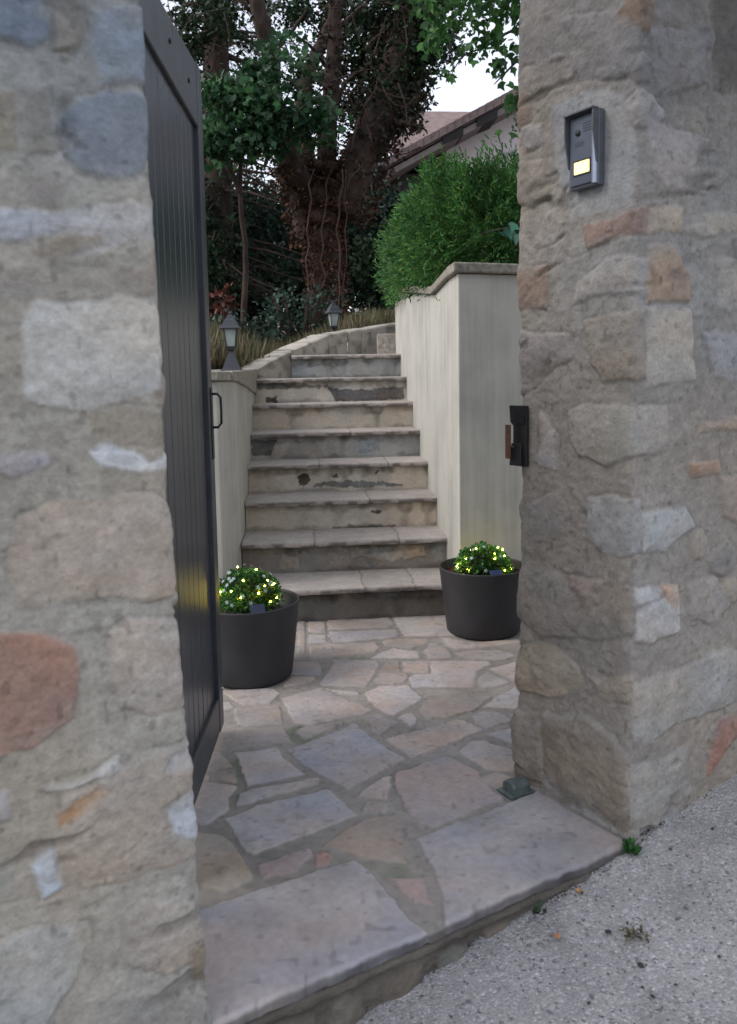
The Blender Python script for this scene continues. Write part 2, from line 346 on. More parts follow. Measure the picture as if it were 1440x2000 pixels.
# ---- left wall -----------------------------------------------------
LW = 1.6
Lpts = [PL-u*LW, PL, PL+n_*TH, PL+n_*TH-u*LW]; Lnr = [-n_, u, n_]
def lean(z):
    z = np.clip(z, -.1, 1.8); return .010-.0592*z+.0182*z*z
def Lmap(p):
    out = []
    for x, y in p:
        q = onplane(x, y, PL, n_); s = (q[:2]-PL)@u - lean(q[2]); out.append((LW+s, q[2]))
    return out
LST = [
 ([(-60, -60), (85, -60), (92, 70), (60, 90), (0, 70)], (.19, .21, .24)),
 ([(100, -60), (165, -40), (168, 60), (130, 125), (103, 90)], (.27, .23, .18)),
 ([(172, 10), (320, 0), (320, 165), (200, 168), (170, 100)], (.26, .27, .28)),
 ([(110, 235), (150, 185), (240, 175), (320, 190), (320, 290), (270, 355), (150, 340), (125, 300)], (.185, .205, .235), dict(h=.008)),
 ([(40, 170), (95, 165), (100, 290), (55, 300)], (.25, .23, .19)),
 ([(-50, 170), (28, 180), (30, 290), (-50, 310)], (.26, .22, .16)),
 ([(60, 350), (140, 345), (130, 390), (110, 406), (60, 395)], (.27, .22, .18)),
 ([(-60, 405), (70, 402), (110, 412), (180, 395), (320, 405), (320, 470), (230, 492), (130, 500), (150, 455), (50, 470), (-60, 480)], (.37, .37, .39), dict(h=.010)),
 ([(120, 460), (195, 455), (210, 475), (100, 500), (50, 495)], (.24, .20, .15)),
 ([(-60, 520), (60, 520), (180, 525), (320, 520), (320, 570), (240, 575), (150, 575), (60, 585), (-60, 595)], (.27, .235, .20)),
 ([(45, 610), (70, 585), (140, 590), (230, 575), (340, 600), (345, 690), (290, 770), (180, 800), (110, 795), (45, 780), (38, 700)], (.44, .42, .38), dict(h=.016, tex=.09)),
 ([(165, 805), (240, 795), (350, 800), (350, 880), (250, 870), (180, 860)], (.28, .24, .18)),
 ([(168, 885), (195, 862), (265, 872), (290, 900), (355, 880), (355, 910), (270, 928), (190, 915)], (.47, .50, .53), dict(h=.010, edge=.004)),
 ([(-60, 885), (85, 890), (92, 905), (50, 925), (-60, 925)], (.34, .30, .30)),
 ([(30, 1010), (100, 980), (300, 960), (365, 1000), (370, 1150), (300, 1180), (200, 1170), (40, 1180), (20, 1100)], (.36, .30, .245), dict(h=.013, tex=.16)),
 ([(-60, 1238), (80, 1230), (145, 1262), (156, 1360), (140, 1410), (60, 1465), (-60, 1478)], (.30, .165, .125), dict(h=.014, tex=.13)),
 ([(215, 1240), (250, 1210), (380, 1215), (380, 1380), (300, 1400), (235, 1390), (215, 1320)], (.37, .32, .275), dict(h=.012)),
 ([(110, 1560), (190, 1520), (290, 1470), (400, 1440), (410, 1670), (360, 1685), (200, 1730), (110, 1762), (62, 1745), (58, 1690), (98, 1640)], (.33, .285, .235), dict(h=.018, tilt=.05)),
 ([(102, 1585), (190, 1530), (215, 1545), (160, 1590), (112, 1622)], (.33, .20, .10), dict(h=.019, tex=.25)),
 ([(60, 1690), (100, 1645), (122, 1730), (85, 1752)], (.42, .46, .50), dict(h=.019)),
 ([(318, 1570), (370, 1540), (412, 1560), (412, 1655), (340, 1630)], (.42, .43, .45), dict(h=.018)),
 ([(75, 1530), (150, 1525), (230, 1480), (235, 1500), (140, 1545), (85, 1555)], (.43, .43, .43), dict(h=.016)),
 ([(330, 1475), (400, 1440), (400, 1480), (320, 1500)], (.42, .42, .43), dict(h=.016)),
 ([(235, 1790), (280, 1755), (380, 1760), (425, 1800), (425, 1870), (380, 1880), (320, 1905), (240, 1885)], (.31, .27, .23), dict(h=.015)),
 ([(370, 1850), (430, 1840), (440, 1920), (380, 1910)], (.22, .17, .11), dict(h=.012)),
 ([(-50, 1885), (60, 1810), (150, 1800), (172, 1850), (140, 1940), (90, 2010), (-50, 2060)], (.31, .32, .31), dict(h=.016)),
 ([(-50, 1535), (20, 1545), (22, 1600), (-50, 1600)], (.33, .31, .30)),
 ([(-60, 1660), (35, 1690), (40, 1760), (-60, 1790)], (.27, .26, .22)),
 ([(190, 1960), (330, 1930), (440, 1960), (450, 2080), (200, 2100)], (.24, .23, .21)),
]
LST = [(Lmap(s[0]), s[1])+tuple(s[2:]) for s in LST]
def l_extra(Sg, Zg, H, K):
    m = sstep(1.35, 1.75, Zg+.10*fbm(Sg*5, Zg*5, 78, 4))*.9     # dim bluish light at the wall head, tinted into the colour
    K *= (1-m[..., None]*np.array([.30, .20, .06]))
sv = spaced([(0, LW-.5, .03), (LW-.5, LW+.05, .003), (LW+.05, LW+TH, .008), (LW+TH, 2*LW+TH, .04)])
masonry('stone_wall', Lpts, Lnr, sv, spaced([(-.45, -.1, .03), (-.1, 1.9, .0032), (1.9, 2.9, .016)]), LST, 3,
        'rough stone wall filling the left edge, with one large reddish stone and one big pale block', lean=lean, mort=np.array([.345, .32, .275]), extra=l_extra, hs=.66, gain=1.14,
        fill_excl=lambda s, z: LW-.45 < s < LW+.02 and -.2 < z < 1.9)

# ---- right pillar ---------------------------------------------------
RWD = 1.5
Rpts = [PR+n_*TH+u*RWD, PR+n_*TH, PR, PR+u*RWD]; Rnr = [n_, -u, -n_]
SC = RWD+TH   # arc length at the street corner
def Jmap(p):
    out = []
    for x, y in p:
        q = onplane(x, y, PR, u); out.append((SC-(q[:2]-PR)@n_, q[2]))
    return out
def Smap(p):
    out = []
    for x, y in p:
        q = onplane(x, y, PR, n_); out.append((SC+(q[:2]-PR)@u, q[2]))
    return out
JS = [
 ([(1140, 440), (1268, 400), (1268, 452), (1145, 490)], (.27, .165, .125), dict(h=.012, edge=.004)),
 ([(1000, 520), (1070, 515), (1072, 608), (1000, 612)], (.27, .17, .12), dict(h=.011)),
 ([(1185, 500), (1268, 500), (1268, 575), (1180, 572), (1120, 595), (1130, 550)], (.31, .29, .27), dict(h=.013)),
 ([(1135, 625), (1268, 590), (1268, 740), (1180, 745), (1150, 700)], (.255, .22, .18), dict(h=.012)),
 ([(1000, 640), (1110, 655), (1115, 700), (1060, 740), (1000, 730)], (.27, .24, .22), dict(h=.012)),
 ([(1110, 805), (1150, 788), (1262, 790), (1262, 890), (1180, 910), (1130, 890), (1105, 850)], (.29, .275, .24), dict(h=.014, tex=.07)),
 ([(1150, 975), (1200, 970), (1256, 980), (1256, 1085), (1180, 1085), (1150, 1050)], (.28, .275, .27), dict(h=.012, tex=.07)),
 ([(1030, 985), (1080, 962), (1115, 980), (1115, 1050), (1080, 1060), (1035, 1045)], (.25, .22, .19), dict(h=.012)),
 ([(1000, 1110), (1100, 1115), (1240, 1150), (1248, 1240), (1160, 1250), (1060, 1240), (1000, 1200)], (.235, .20, .165), dict(h=.018, tilt=-.08)),
 ([(1110, 1125), (1180, 1135), (1180, 1180), (1140, 1200)], (.26, .19, .15), dict(h=.022)),
 ([(1000, 1265), (1080, 1255), (1130, 1300), (1140, 1340), (1100, 1362), (1000, 1350)], (.31, .26, .19), dict(h=.018, tilt=-.05)),
 ([(1150, 1320), (1244, 1320), (1240, 1380), (1180, 1372)], (.27, .24, .20), dict(h=.012)),
 ([(1062, 1390), (1150, 1400), (1200, 1440), (1236, 1500), (1236, 1640), (1100, 1560), (1060, 1500)], (.23, .195, .155), dict(h=.018, tilt=.06)),
 ([(995, 1380), (1055, 1390), (1062, 1500), (1045, 1560), (995, 1520)], (.26, .22, .17), dict(h=.022)),
 ([(1080, 205), (1150, 170), (1225, 180), (1250, 300), (1235, 400), (1115, 432), (1085, 330)], (.29, .295, .30), dict(h=.004, tex=.05, flat=True, edge=.012)),
 ([(1052, 800), (1088, 850), (1090, 920), (1050, 915)], (.30, .28, .27), dict(h=.010)),
 ([(1015, 320), (1060, 310), (1075, 380), (1040, 410), (1010, 400)], (.23, .21, .18), dict(h=.014)),
 ([(1100, 40), (1200, 20), (1260, 60), (1240, 150), (1120, 160)], (.235, .225, .225), dict(h=.010)),
 ([(1020, 250), (1060, 240), (1070, 285), (1030, 300)], (.28, .26, .25), dict(h=.014)),
 ([(1150, 100), (1010, 130), (1010, 60), (1080, 20)], (.22, .205, .19), dict(h=.010)),
]
SS = [
 ([(1262, 228), (1385, 270), (1385, 390), (1330, 378), (1262, 330)], (.32, .30, .29), dict(h=.012)),
 ([(1262, 402), (1335, 400), (1330, 455), (1262, 460)], (.31, .27, .22), dict(h=.012)),
 ([(1262, 480), (1310, 470), (1355, 550), (1345, 590), (1262, 592)], (.34, .25, .18), dict(h=.013)),
 ([(1260, 600), (1350, 600), (1362, 750), (1260, 755)], (.35, .325, .28), dict(h=.012, tex=.07)),
 ([(1375, 420), (1480, 420), (1480, 460), (1380, 455)], (.30, .28, .24), dict(h=.010)),
 ([(1405, 500), (1480, 500), (1480, 620), (1400, 600)], (.31, .28, .24), dict(h=.012)),
 ([(1370, 820), (1480, 812), (1480, 848), (1360, 850)], (.32, .24, .17), dict(h=.010)),
 ([(1345, 905), (1405, 895), (1408, 925), (1348, 932)], (.38, .23, .14), dict(h=.016, edge=.003, jit=.002)),
 ([(1250, 800), (1300, 790), (1300, 880), (1250, 890)], (.31, .295, .27), dict(h=.012)),
 ([(1250, 1000), (1340, 990), (1360, 1030), (1300, 1080), (1250, 1085)], (.37, .36, .34), dict(h=.012)),
 ([(1240, 1150), (1275, 1140), (1325, 1140), (1325, 1230), (1270, 1262), (1240, 1250)], (.42, .40, .38), dict(h=.014)),
 ([(1285, 1142), (1325, 1140), (1325, 1200), (1300, 1180)], (.40, .27, .18), dict(h=.015)),
 ([(1405, 930), (1480, 920), (1480, 1050), (1410, 1010)], (.32, .24, .18), dict(h=.012)),
 ([(1340, 1140), (1400, 1130), (1430, 1180), (1400, 1220), (1350, 1210)], (.29, .27, .25), dict(h=.012)),
 ([(1236, 1340), (1280, 1320), (1420, 1260), (1470, 1290), (1470, 1360), (1340, 1410), (1236, 1460)], (.31, .29, .255), dict(h=.014)),
 ([(1385, 1440), (1400, 1402), (1480, 1380), (1480, 1430), (1430, 1450), (1375, 1530)], (.30, .14, .10), dict(h=.014)),
 ([(1226, 1500), (1340, 1460), (1350, 1550), (1280, 1610), (1226, 1620)], (.30, .275, .235), dict(h=.014)),
 ([(1385, -60), (1500, -60), (1500, 200), (1392, 180)], (.14, .12, .10), dict(h=.006)),  # shade in the top right corner, laid in as a dark colour patch
 ([(1272, 60), (1380, 60), (1380, 160), (1290, 200), (1270, 150)], (.25, .24, .23), dict(h=.012)),
 ([(1370, 650), (1480, 640), (1480, 760), (1390, 740)], (.27, .27, .28), dict(h=.012)),
]
RST = [(Jmap(s[0]),)+tuple(s[1:]) for s in JS]+[(Smap(s[0]),)+tuple(s[1:]) for s in SS]
def r_extra(Sg, Zg, H, K):
    # the foot of the far jamb edge swells a little
    e = np.exp(-((Sg-RWD)/.05)**2)
    H += .014*e*(np.exp(-((Zg-.12)/.14)**2)+.5*np.exp(-((Zg-1.75)/.5)**2))
    # overhang shade on the pillar head, painted into the colour
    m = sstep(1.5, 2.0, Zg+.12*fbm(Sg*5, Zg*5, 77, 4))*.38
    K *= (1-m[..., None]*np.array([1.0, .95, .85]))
sv = spaced([(0, RWD-.05, .05), (RWD-.05, SC+.75, .0038), (SC+.75, SC+RWD, .03)])
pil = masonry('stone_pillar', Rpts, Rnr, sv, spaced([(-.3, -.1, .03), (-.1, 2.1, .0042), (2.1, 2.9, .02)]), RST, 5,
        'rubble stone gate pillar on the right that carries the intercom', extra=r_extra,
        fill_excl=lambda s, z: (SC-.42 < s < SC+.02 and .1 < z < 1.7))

# ------------------------------------------------------------------ paving
def G(p): return [tuple(ground(x, y)[:2]) for x, y in p]
def c6(p): return G([(370+.4653*x, 1150+.4653*y) for x, y in p])
def c2(p): return G([(350+.382*x, 1500+.382*y) for x, y in p])
def c1(p): return G([(800+.4444*x, 1300+.4444*y) for x, y in p])
A1 = (.355, .312, .29); A2 = (.37, .33, .32); A3 = (.315, .27, .24); A4 = (.37, .345, .35)
PV = [(c6(p), c) for p, c in [
 ([(455, 130), (488, 135), (488, 270), (452, 270)], A1), ([(500, 138), (572, 138), (572, 185), (500, 182)], A1), ([(500, 190), (575, 195), (575, 225), (500, 228)], A1),
 ([(580, 132), (840, 120), (862, 148), (840, 163), (585, 170)], A1), ([(590, 178), (870, 168), (880, 190), (868, 205), (600, 225), (585, 200)], A2),
 ([(850, 118), (1068, 105), (1150, 105), (1150, 195), (900, 200), (885, 170)], A1), ([(500, 238), (780, 225), (800, 245), (780, 265), (505, 298)], A1),
 ([(810, 225), (830, 212), (1010, 208), (990, 235), (930, 250), (830, 240)], A3), ([(760, 290), (810, 262), (860, 250), (960, 262), (970, 292)], A2),
 ([(985, 265), (1010, 230), (1040, 222), (1080, 245), (1105, 290), (1000, 295)], A1), ([(1060, 205), (1090, 205), (1200, 225), (1390, 210), (1392, 225), (1260, 242), (1110, 255), (1075, 225)], A1),
 ([(1110, 268), (1200, 257), (1310, 257), (1370, 280), (1330, 296), (1180, 296)], A1), ([(400, 308), (540, 305), (555, 345), (545, 362), (400, 362)], A1),
 ([(610, 297), (790, 299), (800, 320), (750, 412), (555, 406), (550, 400), (590, 340)], A1), ([(835, 307), (880, 302), (885, 343), (805, 343)], A3),
 ([(892, 304), (1008, 303), (1008, 353), (902, 353)], A1), ([(1014, 303), (1260, 300), (1265, 318), (1205, 345), (1198, 413), (937, 413), (920, 375), (940, 358), (1014, 356)], A2),
 ([(775, 385), (800, 352), (905, 353), (922, 365), (905, 393), (860, 399), (790, 399)], A1), ([(1213, 380), (1255, 347), (1360, 392), (1250, 420), (1215, 410)], A1),
 ([(1258, 337), (1390, 302), (1395, 385), (1370, 390)], A1), ([(385, 402), (430, 370), (525, 368), (533, 378), (500, 393), (400, 413)], A1),
 ([(130, 425), (350, 418), (385, 438), (340, 478), (230, 488), (180, 462)], A1), ([(385, 460), (560, 414), (580, 430), (770, 508), (740, 528), (500, 576), (440, 560), (410, 500)], A2),
 ([(570, 418), (620, 425), (710, 432), (715, 443), (645, 443)], A2), ([(740, 435), (800, 407), (920, 405), (980, 455), (970, 470), (860, 530), (820, 523), (790, 500), (750, 470)], A2),
 ([(940, 427), (1240, 424), (1278, 432), (1180, 440), (990, 453)], A3), ([(965, 508), (1000, 465), (1180, 452), (1278, 450), (1200, 508), (1080, 543), (1000, 548)], A3),
 ([(1232, 498), (1280, 460), (1390, 402), (1395, 508), (1280, 500)], A1), ([(190, 500), (380, 490), (395, 570), (200, 575)], A3),
 ([(200, 582), (395, 582), (440, 650), (170, 668), (180, 620)], A3), ([(120, 470), (170, 475), (190, 500), (120, 520)], A1), ([(750, 550), (790, 520), (880, 560), (800, 613), (765, 600)], A1),
 ([(875, 540), (900, 525), (930, 520), (965, 545), (955, 568), (930, 578)], A2), ([(410, 680), (690, 567), (710, 572), (760, 620), (908, 713), (665, 838), (560, 790), (500, 760)], A4),
 ([(445, 603), (480, 577), (650, 557), (640, 572), (480, 635)], A3), ([(820, 630), (1120, 550), (1160, 552), (1238, 595), (930, 710)], A1), ([(1187, 530), (1230, 512), (1395, 525), (1390, 543), (1250, 588), (1200, 560)], A1),
 ([(1257, 610), (1390, 572), (1392, 668), (1330, 640)], A1), ([(190, 690), (350, 668), (370, 672), (400, 715), (488, 778), (240, 830)], A4), ([(60, 720), (100, 672), (130, 680), (183, 745), (50, 770)], A1),
 ([(65, 785), (188, 752), (200, 780), (190, 818), (130, 805)], A3), ([(203, 858), (250, 845), (540, 790), (550, 800), (540, 815), (200, 913), (190, 905)], A1),
 ([(0, 800), (190, 822), (205, 832), (165, 880), (160, 930), (70, 988), (-30, 985)], A2), ([(695, 870), (810, 787), (850, 785), (830, 883)], A1), ([(722, 920), (740, 887), (840, 897), (820, 943), (727, 935)], A1),
 ([(855, 820), (865, 775), (1060, 702), (1100, 707), (1220, 770), (1230, 800), (1320, 880), (1020, 1003), (960, 975), (900, 925), (885, 865)], (.345, .30, .295)),
 ([(1130, 680), (1180, 642), (1240, 637), (1390, 690), (1372, 770), (1250, 763), (1200, 730), (1150, 700)], A1), ([(1210, 798), (1290, 767), (1360, 790), (1372, 810), (1300, 848)], A1)]]
PV += [(c2(p), c) for p, c in [
 ([(230, 260), (400, 190), (740, 112), (770, 114), (918, 240), (380, 443), (340, 430)], A4), ([(20, 325), (200, 335), (240, 347), (383, 545), (380, 570), (240, 638), (20, 570)], (.33, .295, .255)),
 ([(740, 390), (850, 310), (1000, 247), (1130, 247), (1142, 260), (1160, 488), (980, 463), (900, 443)], A3), ([(402, 500), (560, 440), (680, 402), (690, 440), (600, 525), (420, 578)], (.33, .27, .265)),
 ([(690, 440), (740, 415), (790, 450), (760, 490), (700, 500)], (.33, .21, .185)),
 ([(60, 740), (740, 512), (900, 470), (1010, 560), (1200, 790), (1280, 850), (230, 1340), (120, 1400), (60, 950)], (.35, .325, .33)),
 ([(1080, 560), (1250, 560), (1300, 700), (1200, 690)], (.33, .255, .235))]]
PV += [(c1([(30, 760), (565, 553), (650, 600), (900, 745), (990, 800), (940, 850), (640, 985), (480, 1080), (160, 1200), (155, 1150), (150, 1060), (140, 1000), (110, 900)]), (.35, .315, .305))]
EL = ground(441, 1995)[:2]; ER = ground(1225, 1652)[:2]; ed = (ER-EL)/np.linalg.norm(ER-EL); en = np.array([-ed[1], ed[0]])
EL2 = EL-ed*.10; ER2 = ER+ed*.03; ELEN = np.linalg.norm(ER2-EL2)
# sheet in coordinates (a along the threshold edge, b inwards)
av = spaced([(-.5, ELEN+.3, .0034), (ELEN+.3, ELEN+1.9, .012)]); bv = spaced([(-.012, 0, .003), (0, .9, .0030), (.9, 1.7, .0042), (1.7, 3.2, .007)])
Ag, Bg = np.meshgrid(av, bv, indexing='ij')
Bq = np.maximum(Bg, 0); X = EL2[0]+ed[0]*Ag+en[0]*Bq; Y = EL2[1]+ed[1]*Ag+en[1]*Bq
H = -.003+.0010*fbm(X*25, Y*25, 4, 4); K = np.array([.245, .225, .205])[None, None]*(1+.22*fbm(X*7, Y*7, 5, 4)+.15*fbm(X*60, Y*60, 9, 2))[..., None]
for k, (pl, c) in enumerate(PV):
    hsh = 1+((k*37) % 11-5)*.014
    lay(X, Y, H, K, pl, np.array(c)*hsh, h=.0026+.0004*(k % 4), edge=.0045, jit=.0075, tex=.14, flat=True, seed=500+k*11)
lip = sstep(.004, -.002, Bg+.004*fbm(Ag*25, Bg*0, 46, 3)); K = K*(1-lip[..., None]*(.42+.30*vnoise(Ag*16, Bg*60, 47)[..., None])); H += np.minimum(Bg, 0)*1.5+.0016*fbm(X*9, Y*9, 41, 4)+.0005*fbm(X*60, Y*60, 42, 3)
st_ = sstep(.1, .55, fbm(X*3.3, Y*3.3, 43, 5)); K *= (1-.20*st_)[..., None]; st_ = sstep(.80, .92, vnoise(X*55, Y*55, 44)); K *= (1-.22*st_)[..., None]
moss = sstep(.25, .6, fbm(X*5, Y*5, 45, 4))*sstep(.002, -.002, H); K = K*(1-.35*moss[..., None]*np.array([1, .7, 1.1]))
edge_round = np.clip(1-Bq/.012, 0, 1)**2*.006*(1+.8*fbm(Ag*30, Bg*0, 3, 3)); H -= edge_round
wob = .006*fbm(Ag*9, Ag*0, 61, 4)*np.clip(1-Bq/.05, 0, 1)
X2 = X-en[0]*wob; Y2 = Y-en[1]*wob
V = np.stack([X2, Y2, H], -1).reshape(-1, 3); Kc = K.reshape(-1, 3)
keep = (X < 2.1) & (X > -1.9) & (Y < 4.3) & (((X-PR[0])*u[0]+(Y-PR[1])*u[1] < .06) | ((X-PR[0])*n_[0]+(Y-PR[1])*n_[1] > .2)) & ~((Y > 3.86) & (X < .7))
Fc = grid_faces(len(av), len(bv)); kf = keep.reshape(-1)[Fc].all(1)
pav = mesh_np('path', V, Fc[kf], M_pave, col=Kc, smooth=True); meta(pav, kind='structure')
# rough stone front of the threshold, dropping to the street
sv2 = np.arange(-.5, ELEN+.06, .0035); zv2 = np.arange(-.24, -.004, .0035)
Sg, Zg = np.meshgrid(sv2, zv2, indexing='ij')
H = .010*fbm(Sg*8, Zg*14, 21, 4)+.006*ridge(Sg*20, Zg*36, 22, 3)
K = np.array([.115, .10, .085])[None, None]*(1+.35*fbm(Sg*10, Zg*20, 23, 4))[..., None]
def tf(p): # threshold face
    out = []
    for x, y in p:
        q = onplane(x, y, EL2, en); out.append(((q[:2]-EL2)@ed, q[2]))
    return out
slab_low = -.045
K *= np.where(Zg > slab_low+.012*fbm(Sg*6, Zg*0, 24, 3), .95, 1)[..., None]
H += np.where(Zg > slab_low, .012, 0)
for k in range(12):
    cx = -.3+k*.13; w_ = random.uniform(.045, .075)
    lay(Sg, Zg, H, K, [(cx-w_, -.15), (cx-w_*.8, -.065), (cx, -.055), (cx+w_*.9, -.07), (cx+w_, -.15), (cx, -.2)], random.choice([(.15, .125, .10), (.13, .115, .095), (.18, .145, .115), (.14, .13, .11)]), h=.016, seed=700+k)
H = H-.012-.014*sstep(-.035, -.02, Zg)
V = np.stack([EL2[0]+ed[0]*Sg-en[0]*H, EL2[1]+ed[1]*Sg-en[1]*H, Zg], -1).reshape(-1, 3)
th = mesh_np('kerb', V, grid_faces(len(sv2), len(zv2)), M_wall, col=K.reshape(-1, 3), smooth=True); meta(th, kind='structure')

# ------------------------------------------------------------------ street (exposed aggregate) and far ground
def road_mat():
    m, t, p = nodes('gravel_concrete'); N = t.nodes; L = t.links
    g = N.new('ShaderNodeNewGeometry')
    v = N.new('ShaderNodeTexVoronoi'); v.inputs['Scale'].default_value = 210; L.new(g.outputs['Position'], v.inputs['Vector'])
    v2 = N.new('ShaderNodeTexVoronoi'); v2.inputs['Scale'].default_value = 120; L.new(g.outputs['Position'], v2.inputs['Vector'])
    sp = N.new('ShaderNodeSeparateColor'); L.new(v.outputs['Color'], sp.inputs[0])
    sp2 = N.new('ShaderNodeSeparateColor'); L.new(v2.outputs['Color'], sp2.inputs[0])
    r = N.new('ShaderNodeValToRGB'); e = r.color_ramp.elements
    e[0].position = 0; e[0].color = (.09, .09, .095, 1); e[1].position = 1; e[1].color = (.55, .55, .57, 1)
    for ps, c in ((.05, (.29, .285, .28, 1)), (.5, (.34, .335, .33, 1)), (.88, (.40, .395, .385, 1))):
        q = e.new(ps); q.color = c
    L.new(sp.outputs[0], r.inputs[0])
    r2 = N.new('ShaderNodeValToRGB'); e = r2.color_ramp.elements
    e[0].position = 0; e[0].color = (.45, .45, .48, 1); e[1].position = 1; e[1].color = (1.25, 1.2, 1.15, 1)
    q = e.new(.06); q.color = (.95, .95, .98, 1); q = e.new(.93); q.color = (1.02, 1.0, 1.0, 1)
    L.new(sp2.outputs[1], r2.inputs[0])
    n = N.new('ShaderNodeTexNoise'); n.inputs['Scale'].default_value = 5; n.inputs['Detail'].default_value = 6; L.new(g.outputs['Position'], n.inputs['Vector'])
    mr = N.new('ShaderNodeMapRange'); mr.inputs[1].default_value = .3; mr.inputs[2].default_value = .7; mr.inputs[3].default_value = .68; mr.inputs[4].default_value = 1.06; L.new(n.outputs[0], mr.inputs[0])
    mx = N.new('ShaderNodeMix'); mx.data_type = 'RGBA'; mx.blend_type = 'MULTIPLY'; mx.inputs[0].default_value = 1
    L.new(r.outputs[0], mx.inputs[6]); L.new(r2.outputs[0], mx.inputs[7])
    vm = N.new('ShaderNodeVectorMath'); vm.operation = 'SCALE'; L.new(mx.outputs[2], vm.inputs[0]); L.new(mr.outputs[0], vm.inputs['Scale'])
    L.new(vm.outputs[0], p.inputs['Base Color']); p.inputs['Roughness'].default_value = .85
    b = N.new('ShaderNodeBump'); b.inputs['Strength'].default_value = .8; b.inputs['Distance'].default_value = .004; b.invert = True
    L.new(v.outputs['Distance'], b.inputs['Height']); L.new(b.outputs[0], p.inputs['Normal'])
    return m
M_road = road_mat()
su = spaced([(-4, -.9, .1), (-.9, 1.0, .01), (1.0, 6, .1)]); svv = spaced([(-4, -1.0, .1), (-1.0, .12, .01)])
A_, B_ = np.meshgrid(su, svv, indexing='ij')
Xs = PR[0]+u[0]*A_+n_[0]*B_; Ys = PR[1]+u[1]*A_+n_[1]*B_
Zs = STREET_SLOPE*np.clip(A_, -4, 6)-.014+.006*fbm(Xs*6, Ys*6, 8, 4)+.0025*fbm(Xs*40, Ys*40, 9, 3)
rd = mesh_np('road', np.stack([Xs, Ys, Zs], -1).reshape(-1, 3), grid_faces(len(su), len(svv)), M_road, smooth=True); meta(rd, kind='structure')
gx = np.array([-150., -40, -12, -4, 0, 4, 12, 40, 150]); A_, B_ = np.meshgrid(gx, gx, indexing='ij')
M_far = plain('far_ground', (.10, .10, .07), .95, .3, 1.5, .3, .02)
gr = mesh_np('ground', np.stack([A_, B_, A_*0-1.0], -1).reshape(-1, 3), grid_faces(9, 9), M_far); meta(gr, kind='structure')

# ------------------------------------------------------------------ garden terrain
def terr(x, y):
    return 1.17+.30*sstep(-.35, .75, x)*sstep(5.2, 6.6, y)+.085*np.clip(y-5.6, 0, 40)+.02*fbm(x*2, y*2, 15, 3)
EDG = [(-.36, 4.35), (-.3145, 5.72), (-.05, 6.03), (.22, 6.38), (.50, 6.62), (.85, 6.85), (1.35, 7.05), (2.2, 7.2), (9, 7.3)]
gx = spaced([(-14, -2, .4), (-2, 2.5, .06), (2.5, 16, .4)]); gy = spaced([(4.3, 9.5, .06), (9.5, 45, .6)])
A_, B_ = np.meshgrid(gx, gy, indexing='ij'); Z_ = terr(A_, B_)
reg = EDG+[(9, 50), (-20, 50), (-20, 4.1), (-.5, 4.1)]
ins = sdist(A_, B_, reg) > -.03
Fc = grid_faces(len(gx), len(gy)); kf = ins.reshape(-1)[Fc].all(1)
M_earth = plain('dry_earth', (.12, .09, .06), .95, .45, 9, .8, .02)
te = mesh_np('terrain', np.stack([A_, B_, Z_], -1).reshape(-1, 3), Fc[kf], M_earth, smooth=True); meta(te, kind='structure')

# ------------------------------------------------------------------ staircase
SX0, SX1, D1, T, RH = -.3145, .74, 3.837, .31, .1664
stair = empty('staircase', (.2, D1, 0), 'worn stone staircase rising between two cream walls, pale treads and stained risers', 'stairs')
def riser(k, x0, x1, y, z0, z1, base, patches, seed):
    xs = np.arange(x0, x1+.004, .005); zs = np.linspace(z0, z1, 34)
    Xg, Zg = np.meshgrid(xs, zs, indexing='ij'); H = .003*fbm(Xg*8, Zg*12, seed, 4)+.0015*fbm(Xg*50, Zg*50, seed+1, 3)
    K = np.array(base)[None, None]*(1+.16*fbm(Xg*7, Zg*9, seed+2, 5))[..., None]
    K *= (1+.10*fbm(Xg*3, Zg*3, seed+3, 3)[..., None]*np.array([1, 0, -1]))
    for j, (pl, c, hh) in enumerate(patches):
        if pl[0][0] > 5: pl = [((onplane(a, b, (0, y), (0, 1)))[0], (onplane(a, b, (0, y), (0, 1)))[2]) for a, b in pl]
        lay(Xg, Zg, H, K, pl, c, h=hh, edge=.006, jit=.016, tex=.25, seed=seed*5+j, flat=True, jfreq=40)
    # grime blotches creeping down from the nosing joint and along the foot
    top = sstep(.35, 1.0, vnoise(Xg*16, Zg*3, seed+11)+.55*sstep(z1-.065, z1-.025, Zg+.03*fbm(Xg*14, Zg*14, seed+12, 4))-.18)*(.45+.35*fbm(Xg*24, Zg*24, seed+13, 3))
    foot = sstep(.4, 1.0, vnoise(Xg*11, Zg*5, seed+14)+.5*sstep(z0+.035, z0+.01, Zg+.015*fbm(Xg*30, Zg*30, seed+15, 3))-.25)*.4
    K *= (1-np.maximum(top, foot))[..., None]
    return mesh_np('riser', np.stack([Xg, y-H, Zg], -1).reshape(-1, 3), grid_faces(len(xs), len(zs)), M_rise, stair, col=K.reshape(-1, 3), smooth=True, org=(.2, D1, 0))
